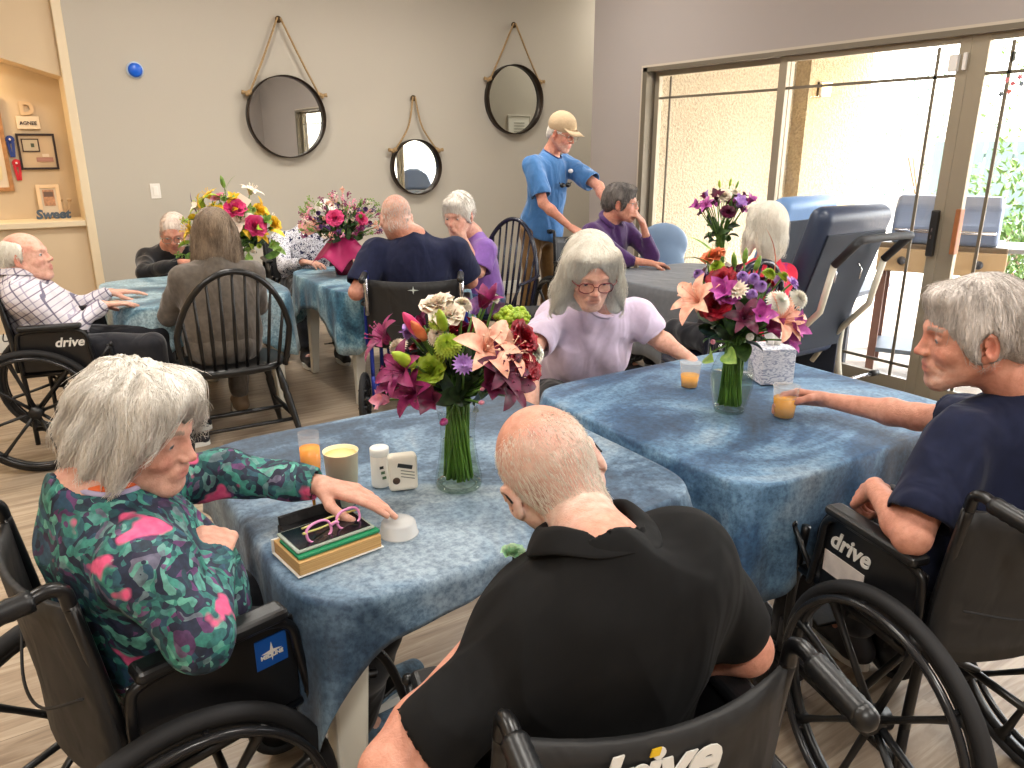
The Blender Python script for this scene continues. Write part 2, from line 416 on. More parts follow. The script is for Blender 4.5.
def face_paint(p, base, lip=(198, 122, 112), red=.25, brow=None, beard=None, S_scalp=None):
    base = np.array(rgb(base)[:3]); c = np.tile(base, (len(p), 1))
    def blend(mask, col, a): 
        nonlocal c; m = np.clip(mask*a, 0, 1)[:, None]; c = c*(1-m)+np.array(rgb(col)[:3])*m
    def g(ctr, r): return np.exp(-(((p-np.array(ctr))/np.array(r))**2).sum(1))
    rc = (205, 110, 92)
    for q in (-1, 1):
        blend(g((q*.042, .065, -.03), (.02, .03, .02)), rc, red*1.6); blend(g((q*.08, -.01, -.01), (.012, .03, .035)), rc, .55)
    blend(g((0, .11, -.028), (.013, .014, .014)), rc, .6); blend(g((0, -.05, -.10), (.08, .08, .05)), rc, red)
    n = vnoise(p, 14, 5); blend(np.clip(n-.35, 0, 1), rc, .5)
    lips = g((0, .088, -.056), (.018, .02, .006))+g((0, .088, -.068), (.016, .02, .006)); blend(np.clip(lips*1.5, 0, 1), lip, .8)
    for q in (-1, 1): blend(g((q*.031, .08, -.004), (.016, .02, .010)), (150, 98, 88), .35)
    if S_scalp:
        m = np.clip((.075-p[:, 2]+.25*(-.02-p[:, 1]))*22, 0, 1)*np.clip((.05-p[:, 1])*40, 0, 1)*np.clip((p[:, 2]+.10)*30, 0, 1); blend(m*(.75+.25*vnoise(p, 40, 9)), S_scalp, .55)
    if brow:
        for q in (-1, 1):
            d = np.abs(p[:, 2]-.0265+(np.abs(p[:, 0])-.03)**2*6)
            m = (np.abs(p[:, 0]-q*.031) < .018) & (d < .004) & (p[:, 1] > .05); blend(m*1., brow, .85)
    if beard:
        sg = lambda x, w: 1/(1+np.exp(-x/w))
        m = sg(p[:, 1]-.03, .008)*sg(-.045-p[:, 2], .006)*sg(p[:, 2]+.115, .006)*sg(.055-np.abs(p[:, 0]), .006)*(.6+.4*vnoise(p, 60, 8))
        blend(m*(1-np.clip(lips*2, 0, 1)), beard, .45)
    return c
def hand_sdf(wr, d, n, side, curl=.35, thumb=.5, spread=.06, s=1., curls=None, k=.012):
    "wr wrist; d towards the knuckles; n back of the hand; side = thumb side"
    d = nrm(d); n = nrm(n-d*np.dot(n, d)); t = np.cross(d, n); t = t if np.dot(t, side) > 0 else -t
    h = SDF(); base = [(.030, .086), (.0105, .090), (-.0095, .085), (-.028, .076)]
    L = [(.042, .026, .021), (.047, .030, .022), (.043, .028, .022), (.034, .021, .019)]
    for i, (o, pl) in enumerate(base):
        kn = wr+(d*pl+t*o)*s
        h.cap(wr+(d*.012+t*o*.55)*s, kn, .0135*s, .0108*s, k=k)
        f = nrm(d+t*o*spread*12); cu = curls[i] if curls else curl*(1+.12*i); p = kn; r0 = .0096-.0005*(i == 3)
        ang = 0
        for j in range(3):
            ang += cu*(.8 if j == 0 else 1.0 if j == 1 else .7)
            dd = f*math.cos(ang)-n*math.sin(ang); q = p+dd*L[i][j]*s
            h.cap(p, q, (r0-.0009*j)*s, (r0-.0009*(j+1))*s, k=.0035); p = q
    b = wr+(d*.022+t*.022-n*.006)*s; h.cap(wr+(d*.008+t*.006)*s, b, .015*s, .0145*s, k=k)
    d1 = nrm(d*.75+t*.75*(1-.45*thumb)-n*(.2+.7*thumb)); d2 = nrm(d*.9+t*.35*(1-1.3*thumb)-n*(.15+.6*thumb)); d3 = nrm(d*.95-t*.25*thumb-n*(.1+.5*thumb))
    p = b
    for dd, ln, ra, rb in ((d1, .040, .0140, .0115), (d2, .032, .0112, .0102), (d3, .026, .0102, .0085)):
        q = p+dd*ln*s; h.cap(p, q, ra*s, rb*s, k=.006); p = q
    return h

# ------------------------------------------------------------------ hair
FACECUT = ((0, .125, -.040), (.066, .068, .098))
def hair_hull(style):
    s = SDF()
    if style == 'short':
        s.ell(HC+V(0, -.006, .004), (.084, .106, .097), k=.01)
        s.ell((0, -.082, -.010), (.066, .038, .055), k=.03); s.ell((0, .055, .088), (.052, .035, .022), k=.03)
        for q in (-1, 1): s.ell((q*.072, .0, .0), (.014, .038, .045), k=.02)
        s.ell(*FACECUT, k=.012, sub=True); s.ell((0, .0, -.125), (.15, .15, .075), k=.01, sub=True)
        for q in (-1, 1): s.ell((q*.092, -.004, -.012), (.026, .026, .036), k=.006, sub=True)
    elif style == 'thin':
        s.ell(HC+V(0, -.006, .002), (.0795, .100, .0895), k=.01); s.ell((0, .140, -.020), (.075, .090, .100), k=.015, sub=True); s.ell((0, .0, -.125), (.15, .15, .075), k=.01, sub=True)
        for q in (-1, 1): s.ell((q*.092, -.004, -.012), (.026, .030, .038), k=.006, sub=True)
    elif style == 'bob':
        s.ell(HC+V(0, -.008, .008), (.090, .110, .095), k=.01)
        s.ell((0, -.076, -.03), (.078, .052, .086), k=.05); s.ell((0, .050, .092), (.070, .048, .032), k=.04)
        for q in (-1, 1):
            s.ell((q*.073, -.026, -.038), (.032, .056, .064), k=.04)
            s.ell((q*.074, .045, .045), (.024, .030, .048), k=.03)
        s.ell((0, .140, -.038), (.115, .112, .102), k=.014, sub=True); s.ell((0, .03, -.17), (.10, .11, .07), k=.02, sub=True)
    elif style == 'long':
        s.ell(HC+V(0, -.010, .010), (.090, .114, .099), k=.01)
        s.ell((0, -.065, -.07), (.088, .058, .125), k=.05)
        for q in (-1, 1):
            s.ell((q*.034, .036, .088), (.046, .045, .028), k=.02)
            s.cap((q*.074, .0, .03), (q*.086, -.002, -.06), .032, .036, k=.03); s.cap((q*.086, -.002, -.06), (q*.100, .008, -.135), .036, .026, k=.03)
            s.ell((q*.072, .034, .035), (.020, .026, .060), k=.03)
        s.ell((0, .155, -.010), (.074, .110, .110), k=.012, sub=True)
    elif style == 'blunt':
        s.ell(HC+V(0, -.010, .012), (.096, .116, .101), k=.01)
        s.ell((0, -.045, -.10), (.108, .080, .155), k=.05); s.ell((0, .055, .092), (.070, .045, .030), k=.04)
        for q in (-1, 1): s.cap((q*.075, .01, .02), (q*.095, .0, -.19), .036, .036, k=.03)
        s.ell((0, .135, -.045), (.058, .082, .11), k=.014, sub=True); s.ell((0, -.02, -.33), (.2, .2, .12), k=.006, sub=True)
    elif style == 'fringe':
        s.ell(HC+V(0, -.003, -.004), (.0795, .0995, .0835), k=.01); s.ell((0, -.082, -.028), (.060, .028, .05), k=.03)
        s.ell((0, .03, .128), (.063, .105, .070), k=.012, sub=True)
        s.ell(*FACECUT, k=.012, sub=True); s.ell((0, .06, .07), (.10, .06, .05), k=.02, sub=True); s.ell((0, .0, -.135), (.15, .15, .075), k=.01, sub=True)
        for q in (-1, 1): s.ell((q*.095, .002, -.010), (.025, .026, .030), k=.006, sub=True)
    elif style == 'stubble':
        s.ell(HC, (.0742, .0942, .0842), k=.01); s.cap((0, -.045, -.02), (0, -.055, -.07), .052, .050, k=.03)
        s.ell((0, .05, .118), (.10, .125, .050), k=.02, sub=True); s.ell(*FACECUT, k=.012, sub=True); s.ell((0, .0, -.160), (.15, .15, .075), k=.01, sub=True)
        for q in (-1, 1): s.ell((q*.090, .004, -.010), (.022, .026, .032), k=.006, sub=True)
    elif style == 'backfringe':
        s.ell(HC+V(0, -.012, -.004), (.086, .100, .078), k=.01); s.ell((0, -.09, -.06), (.070, .042, .09), k=.04)
        s.ell((0, .05, .12), (.09, .115, .075), k=.012, sub=True); s.ell((0, .09, -.0), (.11, .09, .11), k=.02, sub=True)
    return s
def strands(hull, n, L, r, seed, lift=.003, zmin=-.02, pull=.0, jitter=.25, steps=9, start=None, wave=.0, out=.004):
    "thin locks laid along the hull, in the head's own frame"
    rs = np.random.RandomState(seed); vs = verts_of(hull); bt = BVHTree.FromPolygons([tuple(v) for v in vs], [tuple(p.vertices) for p in hull.polygons])
    ok = np.where((vs[:, 2] > zmin) if start is None else start(vs))[0]
    V_, F_ = [], []
    part = V(0, .0, 1)
    for i in rs.choice(ok, n):
        p = Vector(vs[i]); pts = []; jit = Vector(rs.normal(size=3)*jitter); ln = L*(.6+.6*rs.rand()); ph = rs.rand()*6.3
        fr = rs.rand() < .22
        for k_ in range(steps+1):
            loc, nr, _, _ = bt.find_nearest(p)
            if loc is None: break
            off = lift*(.3+rs.rand()*.0)+(out*(k_/steps)**2*(2.5 if fr else 1))
            if k_ < steps*.7 or not fr: q = loc+nr*off
            else: q = p+nr*.002
            pts.append(np.array(q))
            # flow: away from the crown, down the head
            g = Vector((loc.x*.6, (loc.y+.01)*.6+pull*.05, -.08 if abs(loc.x)+abs(loc.y) > .02 else -.01)).normalized()+jit*.5
            side = nr.cross(g); g = g-nr*g.dot(nr)+side*wave*math.sin(k_*1.3+ph)
            if g.length < 1e-6: break
            p = q+g.normalized()*(ln/steps)
        m = len(pts)
        if m < 3: continue
        base = len(V_)
        for k_ in range(m):
            t = nrm(pts[min(k_+1, m-1)]-pts[max(k_-1, 0)]); a = nrm(np.cross(t, V(.3, .5, .8))); b = np.cross(t, a)
            w = r*(1-.75*k_/(m-1))
            for j in range(3):
                th = 2*PI*j/3; V_.append(pts[k_]+a*w*math.cos(th)+b*w*math.sin(th))
        for k_ in range(m-1):
            for j in range(3):
                j2 = (j+1) % 3; F_.append((base+k_*3+j, base+k_*3+j2, base+k_*3+3+j2, base+k_*3+3+j))
    return V_, F_
def join_raw(me, vs, fs):
    mb = MB(); mb.v = [tuple(p) for p in verts_of(me)]; mb.f = [tuple(p.vertices) for p in me.polygons]; mb.sm = [True]*len(mb.f)
    mb.add(vs, fs, True); return mb.mesh('hair')
def hat_cap(): pass

# ------------------------------------------------------------------ a person
def person(key, S):
    loc = V(S['hip'][0], S['hip'][1], 0.); h = S.get('res', .006); sc = S.get('sc', 1.)
    root = empty('person', tuple(loc), 0, S['label'], 'person', S.get('group'))
    hip, chest, hc = map(lambda q: np.array(q, float)-loc, (S['hip'], S['chest'], S['head']))
    f = nrm(V(*S['face'], 0) if len(S['face']) == 2 else S['face']); up = nrm(chest-hip); r = nrm(np.cross(f, V(0, 0, 1)))
    if 'shdir' in S: r = nrm(S['shdir'])
    bf = nrm(np.cross(up, r)); T = np.column_stack([r, bf, up])
    Rh = frame_yz(V(*S['hf']), V(*S.get('hu', (0, 0, 1)))); hs = S.get('hs', 1.)
    if 'roll' in S: Rh = Rh @ roty(S['roll'])
    W = S.get('sw', .175); fat = S.get('fat', 1.)
    neckb = chest+up*.05-bf*.01
    sh = {q: chest+r*(W if q == 'R' else -W)-up*.015 for q in 'LR'}
    for q in 'LR':
        if 'sh'+q in S: sh[q] = np.array(S['sh'+q], float)-loc
    A = {}
    for q in 'LR':
        a = S['arm'+q]; el, wr = np.array(a[0], float)-loc, np.array(a[1], float)-loc; A[q] = (sh[q], el, wr, a[2])
    def torso(g, e=0.):
        L = np.linalg.norm(chest-hip); 
        g.ell(chest-up*.10+bf*.0, ((.158*fat+e), (.105*fat+e), .17+e), T, k=.06)
        g.ell(hip+up*L*.45+bf*.02, ((.148*fat+e), (.118*fat+e), .17+e), T, k=.08)
        g.ell(hip+up*.06, ((.165*fat+e), (.125*fat+e), .13+e), T, k=.06)
        g.cap(sh['L']+r*.02-up*.01, sh['R']-r*.02-up*.01, .058+e, .058+e, k=.05)
        g.cap(chest-bf*.015, neckb+bf*.0+up*.03, .075+e*.5, .052+e*.3, k=.05)
        if S.get('hump'): g.ell(chest-up*.05-bf*.05, (.13+e, .06+e, .12+e), T, k=.06)
        if S.get('bust'):
            for q in (-1, 1): g.ell(chest-up*.17+bf*.085+r*q*.07, (.062+e, .055+e, .065+e), T, k=.05)
    # ---- body, one continuous surface
    B = SDF(); torso(B, -.014)
    nt_local = Rh.T @ (neckb+up*.02-hc)/hs
    if S.get('sleeve') == 'long': S.setdefault('armw', .82)
    for q in 'LR':
        s_, e_, w_, hd = A[q]
        B.cap(s_, e_, .043*S.get('armw', 1), .037*S.get('armw', 1), k=.03)
        m = e_+(w_-e_)*.28
        B.cap(e_, m, .037*S.get('armw', 1), .038*S.get('armw', 1), k=.015); B.cap(m, w_, .036*S.get('armw', 1), .0225, k=.02)
        if hd:
            B.p += hand_sdf(w_, V(*hd['d']), V(*hd['n']), V(*hd['t']), hd.get('curl', .3), hd.get('thumb', .4), hd.get('spread', .06), hd.get('s', 1.)*sc, hd.get('curls')).p
    knees, ank = {}, {}
    legf = nrm(V(*S.get('legdir', S['face'][:2]), 0)); legr = nrm(np.cross(legf, V(0, 0, 1)))
    for q, sg in (('L', -1), ('R', 1)):
        hp = hip+r*sg*.085
        if 'knee'+q in S: kn = np.array(S['knee'+q], float)-loc
        else: kn = hp+legf*.42+legr*sg*.04+V(0, 0, .0)
        if 'ank'+q in S: an = np.array(S['ank'+q], float)-loc
        else: an = V(kn[0], kn[1], .10)+legf*.03
        knees[q] = kn; ank[q] = an
        B.cap(hp, kn, .072, .05, k=.05); B.cap(kn, kn+(an-kn)*.35, .05, .052, k=.02); B.cap(kn+(an-kn)*.35, an, .05, .032, k=.02)
        toe = an+legf*.13-V(0, 0, .055); B.cap(an-V(0, 0, .03), toe, .033, .025, k=.03)
    hd_ = head_sdf(nt_local, wide=S.get('wide', 1.)).xf(Rh, hc, hs); B = B+hd_
    if S.get('extra'): S['extra'](B, hc, Rh, hs)
    me = B.mesh(h, 'body')
    def pf(v):
        p = (v-hc) @ Rh/hs; c = face_paint(p, S['skin'], brow=S.get('brow'), beard=S.get('beard'), red=S.get('red', .25), lip=S.get('lip', (198, 122, 112)), S_scalp=S.get('scalp'))
        far = np.clip((np.linalg.norm(p, axis=1)-.12)/.10, 0, 1); bl = np.array(rgb(S['skin'])[:3]); n = vnoise(v, 9, 3)*.5+.5
        k_ = np.clip(n[:, None], 0, 1); cc = bl*(1-.16*k_*V(.5, 1, 1.1))
        far = far[:, None]; return cc*far+c*(1-far)
    paint(me, pf); obj('body', me, skin_mat(), root)
    Hm = Matrix.Translation(Vector(hc)) @ Matrix([list(x) for x in Rh]).to_4x4() @ Matrix.Diagonal((hs, hs, hs, 1))
    # ---- eyes
    if S.get('eyes', True):
        for q in (-1, 1):
            mb = MB(); mb.sphere((q*.031, .0662, .0025), .0138, 16, 12); e = mb.mesh('eye')
            def ec(v, q=q):
                c = np.tile(np.array([.62, .58, .55]), (len(v), 1)); d = v-V(q*.031, .0662, .0025); d /= np.linalg.norm(d, axis=1)[:, None]
                z = d @ nrm(V(0, 1, -.22)); c[z > .90] = (.10, .13, .15); c[z > .965] = (.01, .01, .01); return c
            paint(e, ec); o = obj('eye', e, eye_mat(), root); o.matrix_basis = Hm
    # ---- hair
    if S.get('hair'):
        hm = hair_hull(S['hair'][0]).mesh(S.get('hres', .005), 'hair', S.get('hdisp'))
        if S['hair'][2]:
            vs, fs = strands(hm, **S['hair'][2])
            if S['hair'][0] == 'stubble': sb = MB(); sb.add(vs, fs, True); hm = sb.mesh('hair')
            else: hm = join_raw(hm, vs, fs)
        o = obj('hair', hm, S['hair'][1], root); o.matrix_basis = Hm
    if S.get('stubble'):
        sm = hair_hull('fringe').mesh(.005, 'hair')
    # ---- shirt
    e = S.get('ease', .012); G = SDF(); torso(G, e)
    if S.get('hem'): 
        G.cap(hip+up*.02+bf*.03, hip-up*.02+bf*.05, .15*fat, .15*fat, k=.05)
    slv = S.get('sleeve', 'short')
    for q in 'LR':
        s_, e_, w_, hd = A[q]; ua = nrm(e_-s_)
        if slv == 'short':
            fr = S.get('slen', .62); c_ = s_+(e_-s_)*fr
            G.cap(s_, c_, .062*S.get('slw', 1), .064*S.get('slw', 1), k=.035)
        else:
            lw = S.get('slw', 1); w2 = w_-nrm(w_-e_)*S.get('cuffback', .01)
            G.cap(s_, e_, .060*lw, .052*lw, k=.035); G.cap(e_, w2, .052*lw, .036*lw, k=.02)
    for q in 'LR':
        s_, e_, w_, hd = A[q]
        if slv == 'short':
            ua = nrm(e_-s_); c_ = s_+(e_-s_)*S.get('slen', .62)
            if q in S.get('nocut', ''): continue
            G.ell(c_+ua*.080, (.115*S.get('slw', 1), .115*S.get('slw', 1), .060), frame_z(ua), k=.007, sub=True)   # open, square-cut sleeve end
            G.cap(c_-ua*.03, c_+ua*.10, .053*S.get('slw', 1), .056*S.get('slw', 1), k=.004, sub=True)
        else:
            fa = nrm(w_-e_); w2 = w_-fa*S.get('cuffback', .01)
            G.cap(w2+fa*.055, w2+fa*.12, .06, .06, k=.003, sub=True); G.cap(w2-fa*.02, w2+fa*.06, .029*S.get('slw', 1), .031*S.get('slw', 1), k=.003, sub=True)
    nk = nrm(hc-neckb); nk = nrm(nk*.5+up*.5+bf*.25)
    G.cap(neckb+up*.035+bf*.02, neckb+nk*.22, S.get('nkr', .066), S.get('nkr', .066)+.02, k=.008, sub=True)
    G.ell(hip-up*.16, (.30, .26, .14), T, k=.01, sub=True)
    wr_amp = S.get('wrk', .004)
    def disp(v, n): return wr_amp*(vnoise(v*V(1, 1, .55), 9, S.get('seed', 1))*.6+.7*(1-np.abs(vnoise(v*V(.8, 1.2, .5), 6.5, S.get('seed', 1)+9))*2))
    shm = G.mesh(S.get('cres', h), 'shirt', disp); obj('shirt', shm, S['shirt'], root)
    NC = 48; ax = nk; lr = nrm(r-ax*np.dot(r, ax)); lb = np.cross(ax, lr); rr = S.get('nkr', .066)+.007
    if S.get('collar') or S.get('neckband'):
        bt = BVHTree.FromPolygons([tuple(v) for v in verts_of(shm)], [tuple(p_.vertices) for p_ in shm.polygons]); hts = []
        for i in range(NC):
            a = 2*PI*i/NC; o_ = neckb+bf*.010+(lr*math.sin(a)-lb*math.cos(a))*(rr+.004)+ax*.16; loc_, _, _, dist = bt.ray_cast(Vector(o_), Vector(-ax)); hts.append(.16-dist if loc_ is not None else None)
        good = [x for x in hts if x is not None]; md_ = sorted(good)[len(good)//2] if good else .02
        hts = np.array([md_ if x is None else min(max(x, md_-.045), md_+.03) for x in hts])
        for _ in range(6): hts = (np.roll(hts, 1)+hts*2+np.roll(hts, -1))/4
        def rim(a, dr, dz):
            u = (a/(2*PI)*NC) % NC; i0 = int(u); f_ = u-i0; hh = hts[i0 % NC]*(1-f_)+hts[(i0+1) % NC]*f_
            return neckb+bf*.010+(lr*math.sin(a)-lb*math.cos(a))*(rr+dr)+ax*(hh+dz)
    if S.get('collar'):
        hi = S.get('colh', 1.); prof = [(.004, -.012), (-.002, .004), (-.006, .020*hi), (-.004, .029*hi), (.004, .029*hi), (.014, .016*hi), (.022, .003), (.027, -.008)]; rows = []; NQ = 44
        for i in range(NQ+1):
            a = PI*(-.86+1.72*i/NQ); w_ = 1-.35*abs(a/PI)
            for (dr, dz) in prof: rows.append(rim(a, dr*(1.15-.15*w_), dz*w_ if dz > 0 else dz))
        NP = len(prof); mb = MB(); mb.add(rows, [(i*NP+j, i*NP+j+1, (i+1)*NP+j+1, (i+1)*NP+j) for i in range(NQ) for j in range(NP-1)], True)
        ko = mb.build('collar', S['shirt'], root); md = ko.modifiers.new('t', 'SOLIDIFY'); md.thickness = .0035; md.offset = 0; sb_ = ko.modifiers.new('s', 'SUBSURF'); sb_.levels = 1; sb_.render_levels = 1
    if S.get('neckband'):
        mb = MB(); mb.tube([rim(2*PI*i/40, -.004, .004) for i in range(40)], .0062, 8, closed=True, flat=.8); mb.build('neckband', S['neckband'], root)
        if S.get('strap'): mb = MB(); mb.tube([rim(2*PI*i/40, -.013, .013) for i in range(40)], .011, 8, closed=True, flat=.3); mb.build('lanyard', S['strap'], root)
    # ---- trousers and shoes
    if S.get('legs', True):
        P = SDF(); P.ell(hip+V(0, 0, -.01), (.175*fat, .15*fat, .115), np.column_stack([legr, legf, V(0, 0, 1)]), k=.04)
        for q in 'LR':
            hp = hip+(legr if q == 'R' else -legr)*.085; sf = S.get('short_legs')
            en = ank[q]+(knees[q]-ank[q])*(.62 if sf else .10)
            P.cap(hp, knees[q], .088, .064, k=.04); P.cap(knees[q], en, .064, .056 if not sf else .07, k=.02)
        obj('trousers', P.mesh(max(h, .007), 'trousers', lambda v, n: .004*vnoise(v, 7, 4)), S['pants'], root)
        for q in 'LR':
            K = SDF(); a = ank[q]; K.cap(a-V(0, 0, .045)-legf*.035, a-V(0, 0, .06)+legf*.15, .040, .034, k=.02); K.cap(a, a-V(0, 0, .05), .043, .043, k=.03)
            sh_ = obj('shoe', K.mesh(.006, 'shoe'), S.get('shoe', M('dark_shoe', (40, 40, 46), .6)), root)
            mb = MB(); z0 = a[2]-.098; out = []
            for i in range(28):
                t = 2*PI*i/28; out.append((legf*(.058+.125*math.cos(t))+legr*(.046*math.sin(t)))[:2]+a[:2])
            mb.prism([tuple(x) for x in out], z0, z0+.026); mb.build('sole', S.get('sole', M('white_rubber', (225, 225, 220), .6)), sh_)
    if S.get('glasses'): glasses(S['glasses'], root, Hm)
    return root, Hm
def eye_mat():
    if 'eye' in MATS: return MATS['eye']
    m, nt, b = newmat('eye'); a = nd(nt, 'ShaderNodeVertexColor'); a.layer_name = 'Col'; lk(nt, a.outputs['Color'], b.inputs['Base Color'])
    b.inputs['Roughness'].default_value = .15; MATS['eye'] = m; return m
def glasses(mat, root, Hm):
    mb = MB()
    for q in (-1, 1):
        c = V(q*.033, .099, -.002); ring = []
        for i in range(24):
            t = 2*PI*i/24; x, z = math.cos(t), math.sin(t); k = (abs(x)**2.6+abs(z)**2.6)**(-1/2.6)
            ring.append(c+V(x*k*.0255, -abs(x*k*.0255+q*.0)*.05*q*0-.004*(q*x*k > .5), z*k*.0185))
        mb.tube(ring, .0017, 6, closed=True)
        mb.tube(catmull([(q*.058, .095, .006), (q*.074, .075, .008), (q*.0825, .02, .010), (q*.084, -.008, .012), (q*.083, -.030, -.008)], 4), .0017, 6)
    mb.tube(catmull([(-.0085, .1, .003), (0, .106, .006), (.0085, .1, .003)], 4), .0016, 6)
    o = mb.build('glasses', mat, root); o.matrix_basis = Hm
    g = MB()
    for q in (-1, 1):
        ring = []
        for i in range(24):
            t = 2*PI*i/24; x, z = math.cos(t), math.sin(t); k = (abs(x)**2.6+abs(z)**2.6)**(-1/2.6); ring.append((q*.033+x*k*.0245, .0985, -.002+z*k*.0175))
        n = len(g.v); g.add(ring, [tuple(range(24))])
    l = g.build('lens', glass_mat('lens_glass', .0), o, merge=False)
def glass_mat(key, tint=.0, rough=0.0, col=(1, 1, 1), ior=1.45):
    "thin clear pane: mostly straight through with a Fresnel reflection"
    if key in MATS: return MATS[key]
    m = bpy.data.materials.new(key); m.use_nodes = True; nt = m.node_tree; nt.nodes.clear()
    o = nd(nt, 'ShaderNodeOutputMaterial'); t = nd(nt, 'ShaderNodeBsdfTransparent'); g = nd(nt, 'ShaderNodeBsdfGlossy'); f = nd(nt, 'ShaderNodeFresnel'); x = nd(nt, 'ShaderNodeMixShader')
    t.inputs['Color'].default_value = (*[c*(1-tint) for c in col], 1); g.inputs['Roughness'].default_value = .02+rough; f.inputs['IOR'].default_value = ior
    ge = nd(nt, 'ShaderNodeNewGeometry'); iv = nd(nt, 'ShaderNodeMath', operation='SUBTRACT'); iv.inputs[0].default_value = 1; lk(nt, ge.outputs['Backfacing'], iv.inputs[1]); mu = nd(nt, 'ShaderNodeMath', operation='MULTIPLY'); lk(nt, f.outputs[0], mu.inputs[0]); lk(nt, iv.outputs[0], mu.inputs[1])
    lk(nt, mu.outputs[0], x.inputs[0]); lk(nt, t.outputs[0], x.inputs[1]); lk(nt, g.outputs[0], x.inputs[2]); lk(nt, x.outputs[0], o.inputs['Surface']); MATS[key] = m; return m
# ------------------------------------------------------------------ writing
def word(txt, size, mat, name='lettering', shear=0., bold=.0, depth=.0012):
    cu = bpy.data.curves.new(name, 'FONT'); cu.body = txt; cu.size = size; cu.align_x = 'CENTER'; cu.align_y = 'CENTER'; cu.extrude = depth; cu.offset = bold; cu.shear = shear; cu.resolution_u = 4
    o = bpy.data.objects.new(name, cu); C.objects.link(o); bpy.context.view_layer.update()
    me = bpy.data.meshes.new_from_object(o, depsgraph=bpy.context.evaluated_depsgraph_get()); bpy.data.objects.remove(o); me.materials.clear(); return me
def place_word(me, mat, parent, Mt, name='lettering'):
    o = obj(name, me, mat, parent); o.matrix_basis = Mt; return o
def mtx(R, t): return Matrix.Translation(Vector(t)) @ Matrix([list(x) for x in R]).to_4x4()
BLK = M('black_paint', (15, 15, 17), .32, bmp=.03); BLKP = M('black_plastic', (18, 19, 21), .38, bmp=.05); RUB = M('black_rubber', (30, 30, 32), .75); VIN = None
def vinyl():
    m, nt, b = newmat('black_nylon'); v = coords(nt); b.inputs['Base Color'].default_value = rgb((31, 31, 32)); b.inputs['Roughness'].default_value = .58
    n = noise_n(nt, coords(nt, (1, 1, .5)), 12, 2, .5, .6); bump(nt, b, n.outputs['Fac'], .35, .03); return m
VIN = vinyl(); CHR = M('steel', (190, 190, 195), .25, 1.); WLET = M('white_print', (232, 230, 224), .5)
